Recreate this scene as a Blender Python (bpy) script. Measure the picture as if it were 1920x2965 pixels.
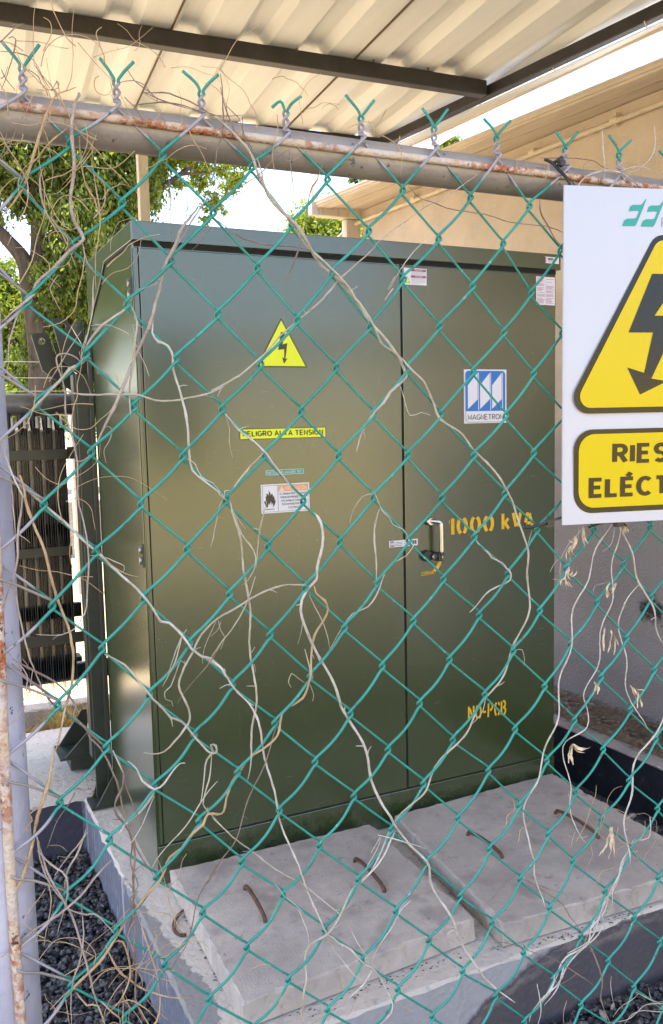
import bpy, math, random
import numpy as np
from mathutils import Vector, Matrix
for o in list(bpy.data.objects): bpy.data.objects.remove(o)
S=bpy.context.scene; C=S.collection
rad=math.radians
# ---------------- camera ----------------
cd=bpy.data.cameras.new('camera'); cam=bpy.data.objects.new('camera',cd); C.objects.link(cam)
cd.sensor_fit='HORIZONTAL'; cd.sensor_width=36; cd.lens=47.28; cd.clip_end=2000; cd.clip_start=.02
cam.matrix_world=Matrix(((0.900197,0.063714,-0.430796,0),(-0.434938,0.082100,-0.896710,0),(-0.021764,0.994585,0.101617,1.3),(0,0,0,1)))
S.camera=cam
# ---------------- world, sun, exposure ----------------
W=bpy.data.worlds.new('World'); S.world=W; W.use_nodes=True
wn=W.node_tree.nodes; wl=W.node_tree.links
sky=wn.new('ShaderNodeTexSky'); sky.sky_type='NISHITA'; sky.sun_disc=False
SD=Vector((-.34,.10,1)).normalized()
sky.sun_elevation=math.asin(SD.z); sky.sun_rotation=math.atan2(SD.x,SD.y); sky.air_density=1.0; sky.dust_density=2.5; sky.ozone_density=1
wl.new(sky.outputs[0],wn['Background'].inputs[0]); wn['Background'].inputs[1].default_value=.15
sl=bpy.data.lights.new('sun','SUN'); sun=bpy.data.objects.new('sun',sl); C.objects.link(sun)
sl.energy=3.6; sl.angle=rad(.55); sl.color=(1,.93,.82)
sun.rotation_euler=SD.to_track_quat('Z','Y').to_euler()
S.view_settings.view_transform='Standard'; S.view_settings.look='None'; S.view_settings.exposure=2.25; S.view_settings.gamma=1
S.render.engine='CYCLES'
# ---------------- helpers ----------------
rng=random.Random(5); nr=np.random.RandomState(7)
def node_mat(name,col,rough=.6,metal=0,col2=None,scale=8,detail=4,lo=.35,hi=.65,bump=0,bscale=40,spec=.5,coat=0,stretch=None,rvar=0,extra=None):
    m=bpy.data.materials.new(name); m.use_nodes=True; n=m.node_tree.nodes; l=m.node_tree.links
    b=n['Principled BSDF']; b.inputs['Base Color'].default_value=(*col,1); b.inputs['Roughness'].default_value=rough
    b.inputs['Metallic'].default_value=metal; b.inputs['Specular IOR Level'].default_value=spec; b.inputs['Coat Weight'].default_value=coat; b.inputs['Coat Roughness'].default_value=rough*.8 if coat>.7 else .03
    g=n.new('ShaderNodeNewGeometry'); pos=g.outputs['Position']
    if stretch:
        mp=n.new('ShaderNodeMapping'); mp.inputs['Scale'].default_value=stretch; l.new(pos,mp.inputs[0]); pos=mp.outputs[0]
    if col2 is not None:
        t=n.new('ShaderNodeTexNoise'); t.inputs['Scale'].default_value=scale; t.inputs['Detail'].default_value=detail; t.inputs['Roughness'].default_value=.6; l.new(pos,t.inputs['Vector'])
        r=n.new('ShaderNodeMapRange'); r.inputs[1].default_value=lo; r.inputs[2].default_value=hi; l.new(t.outputs[0],r.inputs[0])
        mx=n.new('ShaderNodeMix'); mx.data_type='RGBA'; mx.inputs[6].default_value=(*col,1); mx.inputs[7].default_value=(*col2,1)
        l.new(r.outputs[0],mx.inputs[0]); l.new(mx.outputs[2],b.inputs['Base Color'])
        if rvar:
            rr=n.new('ShaderNodeMapRange'); rr.inputs[3].default_value=rough-rvar; rr.inputs[4].default_value=rough+rvar; l.new(t.outputs[0],rr.inputs[0]); l.new(rr.outputs[0],b.inputs['Roughness'])
    if bump:
        t2=n.new('ShaderNodeTexNoise'); t2.inputs['Scale'].default_value=bscale; t2.inputs['Detail'].default_value=5; l.new(g.outputs['Position'],t2.inputs['Vector'])
        bp=n.new('ShaderNodeBump'); bp.inputs['Strength'].default_value=bump; bp.inputs['Distance'].default_value=.01; l.new(t2.outputs[0],bp.inputs['Height']); l.new(bp.outputs[0],b.inputs['Normal'])
    if extra: extra(m,n,l,b,g)
    return m
def overlay(n,l,b,fac,col):
    """mix a second colour over whatever drives Base Color"""
    mx=n.new('ShaderNodeMix'); mx.data_type='RGBA'; src=b.inputs['Base Color']
    if src.is_linked: l.new(src.links[0].from_socket,mx.inputs[6])
    else: mx.inputs[6].default_value=src.default_value
    mx.inputs[7].default_value=(*col,1); l.new(fac,mx.inputs[0]); l.new(mx.outputs[2],b.inputs['Base Color'])
def noise(n,l,vec,scale,detail=5,rough=.6,lo=0,hi=1,stretch=None):
    if stretch:
        mp=n.new('ShaderNodeMapping'); mp.inputs['Scale'].default_value=stretch; l.new(vec,mp.inputs[0]); vec=mp.outputs[0]
    t=n.new('ShaderNodeTexNoise'); t.inputs['Scale'].default_value=scale; t.inputs['Detail'].default_value=detail; t.inputs['Roughness'].default_value=rough; l.new(vec,t.inputs['Vector'])
    r=n.new('ShaderNodeMapRange'); r.inputs[1].default_value=lo; r.inputs[2].default_value=hi; l.new(t.outputs[0],r.inputs[0]); return r.outputs[0]
def mth(n,l,op,a,b=None,c=None):
    m=n.new('ShaderNodeMath'); m.operation=op; m.use_clamp=False
    for i,v in enumerate((a,b,c)):
        if v is None: continue
        if isinstance(v,(int,float)): m.inputs[i].default_value=v
        else: l.new(v,m.inputs[i])
    return m.outputs[0]
def sep(n,l,g):
    s=n.new('ShaderNodeSeparateXYZ'); l.new(g.outputs['Position'],s.inputs[0]); return s.outputs
def ramp(n,l,v,lo,hi):
    r=n.new('ShaderNodeMapRange'); r.inputs[1].default_value=lo; r.inputs[2].default_value=hi; l.new(v,r.inputs[0]); return r.outputs[0]
class MB:
    def __init__(s): s.v=[]; s.f=[]; s.sm=[]
    def add(s,v,f,smooth=False):
        o=len(s.v); s.v+= [tuple(p) for p in v]; s.f+=[tuple(i+o for i in q) for q in f]; s.sm+=[smooth]*len(f); return s
    def box(s,x0,x1,y0,y1,z0,z1):
        if x0>x1:x0,x1=x1,x0
        if y0>y1:y0,y1=y1,y0
        if z0>z1:z0,z1=z1,z0
        return s.add([(x0,y0,z0),(x1,y0,z0),(x1,y1,z0),(x0,y1,z0),(x0,y0,z1),(x1,y0,z1),(x1,y1,z1),(x0,y1,z1)],
          [(0,3,2,1),(4,5,6,7),(0,1,5,4),(1,2,6,5),(2,3,7,6),(3,0,4,7)])
    def beam(s,a,b,w,h,up=(0,0,1)):
        a=Vector(a);b=Vector(b);d=(b-a).normalized();up=Vector(up);r=d.cross(up).normalized();u=r.cross(d)
        v=[]
        for p in (a,b):
            for sx,sz in((-1,-1),(1,-1),(1,1),(-1,1)): v.append(p+r*sx*w/2+u*sz*h/2)
        return s.add(v,[(3,2,1,0),(4,5,6,7),(0,1,5,4),(1,2,6,5),(2,3,7,6),(3,0,4,7)])
    def prism(s,poly,d):
        """poly: 3-D planar outline, d: extrusion vector"""
        n=len(poly); d=Vector(d); a=[Vector(p) for p in poly]; b=[p+d for p in a]
        return s.add(a+b,[tuple(range(n))[::-1],tuple(range(n,2*n))]+[(i,(i+1)%n,n+(i+1)%n,n+i) for i in range(n)])
    def tube(s,pts,r,n=7,smooth=0,caps=True):
        P=[Vector(p) for p in pts]
        R=list(r) if hasattr(r,'__len__') else [r]*len(P)
        if smooth and len(P)>2:
            Q=[];QR=[]
            for i in range(len(P)-1):
                p0=P[max(i-1,0)];p1=P[i];p2=P[i+1];p3=P[min(i+2,len(P)-1)]
                for k in range(smooth):
                    t=k/smooth
                    Q.append(.5*((2*p1)+(p2-p0)*t+(2*p0-5*p1+4*p2-p3)*t*t+(3*p1-p0-3*p2+p3)*t**3)); QR.append(R[i]*(1-t)+R[i+1]*t)
            Q.append(P[-1]);QR.append(R[-1]); P=Q;R=QR
        m=len(P); T=[]
        for i in range(m):
            d=P[min(i+1,m-1)]-P[max(i-1,0)]
            T.append(d.normalized() if d.length>1e-9 else Vector((0,0,1)))
        u=T[0].orthogonal().normalized(); v=[];f=[]
        for i in range(m):
            u=(u-T[i]*u.dot(T[i])); u=u.normalized() if u.length>1e-6 else T[i].orthogonal().normalized()
            w=T[i].cross(u)
            for k in range(n):
                a=2*math.pi*k/n; v.append(P[i]+(u*math.cos(a)+w*math.sin(a))*R[i])
        for i in range(m-1):
            for k in range(n): f.append((i*n+k,i*n+(k+1)%n,(i+1)*n+(k+1)%n,(i+1)*n+k))
        s.add(v,f,True)
        if caps: s.f+= [tuple(len(s.v)-m*n+k for k in range(n))[::-1],tuple(len(s.v)-n+k for k in range(n))]; s.sm+=[False,False]
        return s
def build(mb,name,mat,parent=None,bevel=0,segs=2):
    me=bpy.data.meshes.new(name); off=parent['_b'] if parent is not None else (0,0,0)
    v=np.array(mb.v,dtype=float).reshape(-1,3)-np.array(off,dtype=float)
    me.from_pydata(v.tolist(),[],mb.f); me.materials.append(mat)
    me.polygons.foreach_set('use_smooth',mb.sm); me.update()
    o=bpy.data.objects.new(name,me); C.objects.link(o)
    if parent is not None: o.parent=parent; o['_b']=list(off)
    else: o['_b']=[0,0,0]
    if bevel:
        md=o.modifiers.new('bevel','BEVEL'); md.width=bevel; md.segments=segs; md.limit_method='ANGLE'; md.angle_limit=rad(40)
    return o
def tag(o,label=None,cat=None,group=None,kind=None):
    if label: o['label']=label
    if cat: o['category']=cat
    if group: o['group']=group
    if kind: o['kind']=kind
    return o
def thing(name,label,cat,base,group=None):
    o=bpy.data.objects.new(name,None); C.objects.link(o); o.location=base; o['_b']=list(base); o.empty_display_size=.1
    return tag(o,label,cat,group)
def numesh(name,verts,faces_n,mat,parent=None,smooth=False):
    """verts (N*k,3) array, k verts per face"""
    me=bpy.data.meshes.new(name); off=np.array(parent['_b'] if parent is not None else (0,0,0),dtype=float)
    v=(verts-off).astype(np.float32); nf=len(v)//faces_n
    me.vertices.add(len(v)); me.vertices.foreach_set('co',v.ravel()); me.loops.add(len(v)); me.loops.foreach_set('vertex_index',np.arange(len(v),dtype=np.int32))
    me.polygons.add(nf); me.polygons.foreach_set('loop_start',np.arange(0,len(v),faces_n,dtype=np.int32)); me.polygons.foreach_set('loop_total',np.full(nf,faces_n,dtype=np.int32))
    me.materials.append(mat); me.update(); me.validate()
    o=bpy.data.objects.new(name,me); C.objects.link(o)
    if parent is not None: o.parent=parent; o['_b']=list(off)
    return o
# ---- measured data, metres (fence data in mm on the fence plane) ----
NODES={(1,0):(135.9,1666.1),(1,2):(127.8,1567.4),(1,4):(127.7,1442.1),(1,6):(131.9,1330.1),(1,8):(132.5,1215.3),(1,10):(135.7,1098.2),(1,12):(135.2,981.1),(1,14):(131.6,863.7),(1,16):(132.2,748.7),(1,18):(133.1,634.6),(2,1):(182.1,1615.8),(2,3):(179.9,1504.3),(2,5):(187.9,1385.0),(2,7):(188.3,1272.8),(2,9):(187.8,1156.4),(2,11):(189.5,1041.2),(2,13):(188.5,920.3),(2,15):(186.4,804.9),(2,17):(187.8,687.4),(2,19):(193.0,571.1),(3,0):(237.6,1666.1),(3,2):(237.1,1556.3),(3,4):(238.0,1443.2),(3,6):(240.2,1324.9),(3,8):(243.3,1209.5),(3,10):(241.7,1096.0),(3,12):(242.8,976.6),(3,14):(243.3,859.9),(3,16):(241.8,742.4),(3,18):(246.9,625.6),(4,1):(286.8,1614.9),(4,3):(291.2,1495.2),(4,5):(292.6,1380.5),(4,7):(296.7,1264.7),(4,9):(297.6,1151.6),(4,11):(295.3,1033.4),(4,13):(297.1,915.9),(4,15):(298.7,803.1),(4,17):(298.8,680.9),(4,19):(302.3,560.8),(5,0):(338.2,1668.1),(5,2):(345.7,1554.8),(5,4):(347.5,1435.3),(5,6):(348.8,1321.1),(5,8):(349.4,1208.5),(5,10):(349.9,1089.9),(5,12):(349.0,972.4),(5,14):(352.3,856.5),(5,16):(353.6,735.2),(5,18):(356.4,616.2),(6,1):(397.4,1613.4),(6,3):(400.6,1493.9),(6,5):(401.0,1375.6),(6,7):(402.8,1262.8),(6,9):(404.0,1146.5),(6,11):(402.7,1030.7),(6,13):(405.7,912.9),(6,15):(408.2,793.3),(6,17):(409.8,675.1),(6,19):(413.9,553.0),(7,0):(446.8,1659.8),(7,2):(448.4,1549.3),(7,4):(452.6,1431.9),(7,6):(454.8,1317.0),(7,8):(454.2,1201.6),(7,10):(454.6,1088.3),(7,12):(457.6,967.5),(7,14):(461.8,849.6),(7,16):(465.2,731.1),(7,18):(469.6,608.9),(7,20):(471.1,490.6),(8,1):(499.3,1609.0),(8,3):(503.4,1493.3),(8,5):(506.3,1372.9),(8,7):(506.8,1258.2),(8,9):(506.2,1144.0),(8,11):(510.0,1027.0),(8,13):(516.0,906.9),(8,15):(518.9,789.5),(8,17):(523.1,668.1),(8,19):(526.2,547.8),(9,0):(552.5,1667.1),(9,2):(557.5,1549.4),(9,4):(557.2,1426.8),(9,6):(560.0,1312.8),(9,8):(558.3,1201.4),(9,10):(560.4,1082.5),(9,12):(566.8,966.5),(9,14):(573.8,845.6),(9,16):(576.9,728.7),(9,18):(581.8,605.0),(9,20):(583.4,485.5),(10,1):(609.7,1606.0),(10,3):(609.3,1490.6),(10,5):(612.4,1371.9),(10,7):(612.2,1255.4),(10,9):(612.3,1138.7),(10,11):(617.6,1024.0),(10,13):(626.3,903.8),(10,15):(630.9,785.0),(10,17):(634.2,665.4),(11,0):(663.8,1667.4),(11,2):(665.3,1547.4),(11,4):(665.4,1429.8),(11,6):(666.2,1310.5),(11,8):(666.4,1193.5),(11,10):(668.0,1078.4),(11,12):(677.0,960.5),(11,16):(689.0,720.0),(11,18):(692.5,599.2),(11,20):(695.4,478.4),(12,1):(717.8,1606.6),(12,3):(720.6,1486.9),(12,5):(721.3,1370.0),(12,7):(721.3,1251.3),(12,9):(721.3,1134.6),(12,11):(728.9,1019.2),(12,13):(738.2,899.5),(12,15):(743.8,781.5),(12,17):(745.4,659.0),(12,19):(749.4,540.5),(12,21):(755.6,420.0),(13,0):(766.6,1667.5),(13,2):(773.0,1548.4),(13,4):(774.2,1425.0),(13,6):(777.0,1307.0),(13,8):(775.3,1194.3),(13,10):(780.5,1075.8),(13,12):(789.8,957.9),(13,16):(800.7,715.5),(13,18):(802.0,596.8),(13,20):(809.0,474.2),(13,22):(810.5,359.1),(14,1):(819.1,1603.7),(14,3):(823.2,1482.6),(14,5):(827.4,1366.9),(14,7):(827.6,1251.3),(14,9):(834.3,1137.0),(14,11):(839.5,1013.6),(14,13):(849.0,894.9),(14,15):(853.6,776.2),(14,17):(856.9,656.7),(14,19):(860.3,534.3),(15,0):(889.4,1665.7),(15,2):(875.8,1546.1),(15,4):(879.8,1427.7),(15,6):(885.5,1307.3),(15,10):(889.6,1073.4),(15,12):(898.9,954.8),(15,14):(907.6,831.3),(15,18):(906.0,600.0),(15,20):(924.0,469.3),(15,22):(925.1,350.4),(16,9):(944.4,1129.0),(16,11):(951.8,1013.9),(16,13):(961.3,892.4),(16,15):(967.2,773.6),(16,17):(964.5,657.1),(16,19):(973.7,531.7),(16,21):(982.4,408.6),(17,0):(993.0,1670.2),(17,10):(1005.3,1069.0),(17,12):(1013.6,948.9),(17,14):(1023.9,828.7),(17,18):(1029.6,590.6),(17,20):(1038.1,468.1),(17,22):(1040.3,344.9),(18,9):(1061.0,1125.5),(18,11):(1065.3,1009.2),(18,13):(1074.5,887.1),(18,15):(1080.8,770.1),(18,17):(1087.7,648.2),(18,19):(1092.0,524.8),(18,21):(1097.9,407.5)}
CU=[0.0822976, 0.0517235, -0.000633718, 0.000142794, 3.8652e-05, 8.07795e-05]
CW=[1.67509, -0.00170198, -0.0567798, -0.000113193, -5.31852e-05, 5.89942e-05]
VINES=[
('thick dry vine stem bundle arching from the top rail down to the door seam','pale',[(2.3,[342.5,1665.4,360,1656,374.1,1644.4,386.5,1632.5,395.3,1618.3,400.5,1605.3,413.1,1589.5,422.1,1573.1,435.1,1558.7,447.4,1547.4,459.7,1532.5,473.2,1517.5,488.9,1500.6,500.9,1492.3,517.1,1478.6,509,1486.4,529.4,1469.2,545.9,1449.6,556.3,1433.2,568.9,1416.8,583.9,1398.2,599.1,1383.2,607.8,1369.9,611.1,1360.3,598.6,1350.7,580.6,1339.3,569.4,1326,558.2,1312.8,549.3,1297.7,540.2,1278.9,532.4,1262])]),
('longest pale vine stem, bowing past the kVA lettering down over both slabs','pale',[(1.7,[401,1620.6,409.5,1596,418.3,1574.5,438.8,1553.7,454,1539.2,469.3,1520.8,494.9,1497.4,519.2,1480.5,509,1484.6,535.6,1462.1,552,1436.8,564.6,1418.5,575.2,1403.7,590.4,1394.6,603.6,1383.3,614.6,1368.1,632.5,1352.6,646.4,1335.1,656.4,1319.5,663.3,1301.6,689.5,1284.3,711.1,1267.4,744.3,1238.7,769.9,1202.7,792.3,1173.1,801.7,1127.2,810.4,1100.1,816,1065.3,815.3,1028.8,805.7,988,789.8,956,768.5,926.9,736.6,890,708.2,860.9,682.5,836.4,657.2,809.6,643.1,793.1,632.1,776.8,606.7,757.2,585.1,732.7,553.3,699,537.7,674.4,515,655,484.3,623.8,469.4,606.7,444.2,587.2,438.7,547.2,433,526.5,436.7,474.3]),(0.9,[828.3,1134.8,822.3,1123.2,813.4,1109.4,810.4,1099.9]),(1,[792.6,957.9,801.5,957.9,803,944.1,801.5,934.4]),(1.3,[736.8,895,728.1,876.9,708,857.1])]),
('white vine stem crossing the caution label and curling down to the slab gap','white',[(1.6,[349.5,1314,369.3,1294.2,387.9,1279.5,402.8,1262.8,408.3,1253.5,427.4,1232.6,444.8,1213.2,448.7,1206.5,460.5,1190.9]),(2.2,[460.5,1190.9,476.6,1176.7,479.3,1161.3,475.6,1140.7,470,1122.1,469.5,1105,469.3,1095.5,457.6,1085.2,447,1072.9,442.5,1058.2,446.1,1040.6,455.9,1020.1,467.8,999.2,481.9,971.8,496,936,502.1,921.1,502.1,920.2,516.8,893.7,529.5,867.1,537.8,839,546.2,806.5,556.9,775.2,570.3,751.3,583.9,729.3,609.7,694.9,634.6,662.9,645.1,624,670.7,573.9,693.1,523.6,723.9,469.7,755.6,431.8,788.2,401.8])]),
('pale vine stem arching like a bow across the lower left door','pale',[(1.7,[450.6,1091.6,429.3,1092.8,403.2,1088.9,373.6,1080.9,354,1070.1,334.6,1059.5,319.2,1046.8,306.8,1035.6,298.9,1023.9,289.3,1012.5,281.4,997.3,279.1,983.1,283.9,967.8,290.6,951.2,291,938.2,282.3,928.7,269.1,916.4,255.9,904.1,245.1,901.6,232.8,904.8]),(0.9,[333.6,1057.8,337.8,1042.6,343.1,1032.7,336,1018.9]),(0.9,[333.6,1057.8,328.5,1045.6,320.8,1039.3]),(0.9,[289.3,1010.7,290.9,1005,285.6,1011.2,279.9,1002.9,268.3,984.7,260,978.8,260.5,969.7,267.5,966.7,269,959]),(0.8,[331.7,1056.2,310,1024.2,307.5,1008.1])]),
('twisting tan vine stem winding from mid fence to the foot of the post','tan',[(1.8,[464.9,1088.3,466.8,1078.5,478,1067.7,484,1055.4,481.5,1042.1,472.7,1027.7,464,1011.3,457.1,989,452.2,960.5,445.4,940.1,432.8,932.5,426.6,930.7,414.1,923,407.5,904.8,399.1,894.7,384.8,883.8,370.6,875,358.2,858.2,344.1,843.8,333.8,826.8,329.4,810.6,321.6,807.5,310.3,811]),(2.2,[328.5,806.9,307.6,813.5,301.5,801.6,287.9,789.5,275.9,769.7,260.9,762,253.1,750.8,245.3,739.6,232.3,731.7,221.1,719.7,211.6,707.3,209.8,705.5,192.9,684.1,178.3,669.8,158.7,655.3,142.7,641.7,128.3,622.4,112.6,609.1,101.9,594.2])]),
("straight pinkish vine stem in front of the cabinet's upper left corner",'pink',[(2.4,[327,1559.9,312.3,1542.1,303.1,1531.5,293.5,1509.4,286,1494,280.2,1478.8,276,1460.3,270.2,1446.1,262.4,1422.7,252.9,1400.8,241.7,1375.8,230.6,1354.1,217.8,1329.3,206.9,1307.9,197.8,1288.2,189,1275.2]),(1.2,[338.1,1570.8,315.6,1539.1,300.6,1513.1,289.5,1495.9]),(1,[203.3,1301.3,209.9,1301.2,212.1,1294.5,209.1,1284.6,203.8,1276.4,202.6,1269.8,204.6,1259.7]),(0.9,[329.3,1573.4,309.1,1550.1,317.8,1549.2,330.8,1565.2]),(1.2,[276.4,1469.6,265.9,1464.1,250.4,1458.5])]),
('pale vine stem running from the cabinet hinge to the lifting lugs','pale',[(1.9,[274.6,1469.5,257.3,1462.1,246.9,1455.1,236.1,1438.3,222.4,1428,205.5,1416.1,195.2,1402.9,188.2,1391.4,184.2,1375.2,167.8,1367,154.5,1352.5,141.4,1339.7,131.5,1328.5,118.6,1315.9,99.5,1298.8,89.9,1288]),(1.6,[188.2,1391.4,190.9,1381.8,185.9,1376.8,179.4,1375.1]),(1.2,[190.6,1407.6,181.6,1388.1,181.1,1376.8]),(1.3,[201,1472.3,195,1431.9,189,1407.6,181,1375.2])]),
('wavy white vine stem twisting along the wire left of the yellow PELIGRO label','white',[(1.8,[265.9,1424.4,263.5,1409.4,269.9,1399.5,281.8,1394.7,288.3,1383,289.5,1369.5,295.6,1347.4,299.8,1319.9,302.2,1290.6,304.8,1264.5,307.7,1246.9,321.7,1232.2,335.9,1219.1,336.7,1216.4,345.7,1208.8]),(1.2,[299.3,1261.2,309.8,1253.8,318.2,1237.7,332.6,1229.9,343.3,1215.1,345.7,1208.8]),(1.2,[344,1212.4,346.1,1219.5,355.5,1219.9])]),
('thin pale stem curving from the cabinet side up across the yellow triangle','pale',[(1.5,[158.8,1344.4,169.7,1340.3,192,1338.6,218.3,1338.4,245,1337.4,265.3,1331.4,286.1,1330.7,304,1333.7,327.5,1338.7,348.1,1347.3,334,1342.1,352.6,1349.9,371.7,1361.3,393,1379.1,406.8,1389.9,426.7,1408,446.8,1424.6,457,1433.8,475.4,1448.8,498.3,1469.6,517.3,1487.8,540.8,1509,562.4,1528.7]),(1.1,[562.4,1528.7,588.7,1550.8,617.5,1567.8,649.5,1589.1,673.8,1600.9,705.4,1622.3,723.3,1634.1])]),
('curled stem hanging down the front corner edge of the green cabinet','pale',[(1.8,[241.2,1440.1,245.4,1420.5,242.9,1402.3,241.7,1375.8,237.1,1349.2,234.4,1325.8,233.8,1314.1]),(1.2,[194.2,1415.8,208.9,1417.8,225.1,1413.4,242.9,1402.3,250.6,1385.9,256.7,1370.9,258.8,1359.2]),(1,[255.2,1414.2,248.7,1418.9,241.9,1417.1,243,1405.6])]),
('hooked stem looping round the lifting lugs with a long tail down beside the radiator','pink',[(1.3,[181,1375.2,176.4,1380,164,1384.6,154.4,1381.3,152.6,1374.9,156.5,1360.5,160.5,1346,162.1,1316.9,167.2,1290.7,170.5,1261,170.9,1221.1,175.3,1195.2,177.1,1166.5,177.2,1136.1,173.5,1094,166.3,1081.1,159.3,1071.8,142.8,1065.3,115.9,1067]),(1.3,[145.2,1353.2,160.5,1376.6,172.4,1394.4,184.3,1410.7]),(1.1,[185.5,1270.4,178.7,1264.8,170.5,1262.7,162.7,1266.3,162.5,1261.3])]),
('tan straw stem slanting across the radiator fins and the rusty post','tan',[(2,[107.3,1249.9,109.8,1240.1,115.7,1207.4,127.6,1168.8,135.1,1131.7,141.7,1105.9,151.3,1072.7,154.7,1045,155,1019.3,152.4,999,144.9,979.3,141.2,970.7,129.3,929.6]),(2.4,[129.3,929.6,119.6,896.8,106.1,854.4,99.6,822.8,84.9,786.1,63.8,746.1,58.4,733.3]),(1.5,[104.8,859.9,98.1,854.5,100.8,845.2,92.6,840.1,95.4,834.2])]),
('long white stem following the wires diagonally across the lower left door','white',[(1.6,[89.9,1288,101.1,1247.7,110.5,1224.5,111.2,1236.8]),(2,[111.2,1236.8,131.7,1216.2,152.7,1195.1,174,1170.1,189.7,1155.3,205.5,1136.9,224.9,1116.1,241.2,1096.9,251.1,1081.8,260.9,1064.7,271.5,1061.6,285.2,1045.6,295.4,1028,309.7,1015.1,322.5,1009.7,335.3,994.9,317.8,1009.4,330.6,1001.2,341.3,982.9,350.4,968.4,363.4,953.2,376.7,939.7]),(1.6,[354,962.3,369,945.8,376.3,929.4,383.3,901.4,390.2,867.4,399,824.7,408,785.4,419.2,747,432.7,707.6,446.4,669.4,446.4,668.9,462.3,621.3,470.7,606.5,481.3,595,492.1,581.4,509.6,567.7,522.8,548.9,540.8,532.6,558.9,505.3,572.4,468.1,560.4,454.4,541.4,444.3]),(1.1,[188,1153.8,219,1137.4,216.1,1129]),(1,[176.5,1154.8,186.2,1152.2])]),
('stem hanging straight down in the middle of the left door','pale',[(1.6,[353.1,1206.5,356.1,1184.8,366.3,1149.5,370.9,1118,372.9,1090.2,374.6,1052.9,375.3,1015.5,376.6,968.2,377.7,941.3,373.8,912.7,368.6,875.3,362.7,845.8]),(1.2,[356.5,1197.3,363.7,1184.2,368.7,1163.9,381.4,1142.8,382.8,1124.3,374.4,1104.8,366.4,1098.2]),(1.2,[398.9,1203.9,394.3,1180.4,389.4,1149.5,382.6,1120.6]),(1.1,[386.1,1107.4,375.7,1086.2,357.5,1060.5,339.3,1033.2,321.5,1009.8,317.5,1003]),(1.4,[400.9,1265.5,381.2,1250.9,367.3,1235.4,353.3,1212.8,343.6,1201.7,325,1151.1]),(0.9,[351.3,1312.3,358.2,1296.3,357.6,1280.3,358.7,1259]),(1.1,[371.4,1016,375.1,1011.7,378.3,1018.8]),(1,[376.6,996.5,380.1,984.7]),(1.1,[358.4,1195.4,374.6,1169]),(1.3,[380.4,1170.4,390,1167.8,389.7,1158.7])]),
('two short parallel twigs beside the hinge edge at the lower left door','pale',[(1.4,[287.2,1048.9,273.1,1014.7,259.3,984.3]),(1.4,[292.7,1050.1,282.8,1031.5,265.2,997.8])]),
('tangled stem dropping from the post foot across the white kerb into the gravel bed','brown',[(1.7,[88.3,1044,106.1,1029.7,125.8,1015,141.1,1000.7,154.6,977.7,150.9,969.1,166.3,947.3,182,926.8,191.8,917.9,204.4,894.1,204.3,872.5,195.4,849.1,198,830.4,210.9,809.2,215,782.5,212.2,759.2,212.7,731.3,209.8,705.8,211.2,697.6,207.8,661.1,211.4,622.2,208.3,594.7,217.7,562.9]),(1.5,[166.4,949,170.5,932.5,181.7,919.8,193.8,889,199.8,869.8,203.8,843.6,209.9,824.1,215.5,793.5,223.5,774.9,238.3,745.1]),(1.3,[199.9,833.6,209.4,813.2,213.8,793.9,210,769,216.8,743.2,209.2,732.2,213.4,706.9,205.1,680.6,202.1,653.4,206.1,623.9]),(1.5,[87.9,1037.4,102.4,1020.2,120.3,1000.6,130.4,981.7,138.1,974.7,163.2,953]),(1.3,[225.3,815.1,207.2,879.1,218.2,891.4]),(1.2,[207.9,743.2,214.3,726.6,206.8,717.5,215,704]),(1,[232.6,901.2,225.3,893.6,221.3,883.5,208.8,877])]),
("pale stem twisted along a wire beside the cabinet's front corner edge",'pale',[(1.7,[192.2,1033.1,215.1,1015.8,229.8,996,243,976.1,246.3,971.1,259.8,954.5,268.3,942.1,282.5,934.2,293,919.4,305.3,902.3,312.5,893.5,321.9,891.8,322.2,899.2,316.5,900.3,319.9,888.4,312,880.5,305.4,855.5,298.8,830.5]),(1.2,[326,847.5,296.7,823.4,269.6,795.6,235.2,757.1]),(1.3,[319.9,890.3,313.3,865.2,305,844.3,302.5,827.8,315,808,327.9,789.8,315.8,805.9,343.5,770.8,370.2,742.9,405.7,710.3,436.2,684.4,467.5,653.6,486.7,633.3,506,604.8,523.2,568,534.3,549.7])]),
('white curling stem tip at the bottom corner of the cabinet side','white',[(1.8,[195.1,915.5,205.8,886.6]),(1.8,[213.2,897.7,223.2,886.7,227.9,873.1,241.5,861.2,254.3,865.9,265.6,876.5,276.8,882.7,284.1,881.2]),(2.1,[244.9,856.8,242.7,846.2,229.6,832.5,217,826.1,202.7,820.2,197.1,810.6]),(1.3,[244.5,845.8,225.4,816.9,208.7,798.7])]),
('knot of pinkish stems crossing above the black gravel beside the post','pink',[(1.6,[103.2,830.2,113.5,781.9,123.7,757.9,131,739.8,141.1,709.9,149.2,669.2,154.5,639.9,159.9,610.3,170.2,571.1]),(1.6,[103.7,810.8,117.3,793.4,132.9,777,131.7,737.8,120.9,704.8]),(1.6,[160.3,825.8,142.4,801.4,121.3,776.4]),(1.6,[160.3,825.8,149.2,805.2,134.8,781.9,131.3,746.9]),(1.9,[188.6,777.5,156.5,749.3,134.1,737.2,105.3,720,77.2,704.9,56.3,697]),(1.6,[132.5,737.6,145.2,725.1,155,718.8,165.1,716,176.4,701.8,186.1,687.9]),(1.4,[150.5,730.9,150.5,696.3,144.2,670.7,134.1,637.1,129.7,584.8]),(1.5,[103.3,831.9,107.6,792.3,116,767.1,128,746])]),
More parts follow.
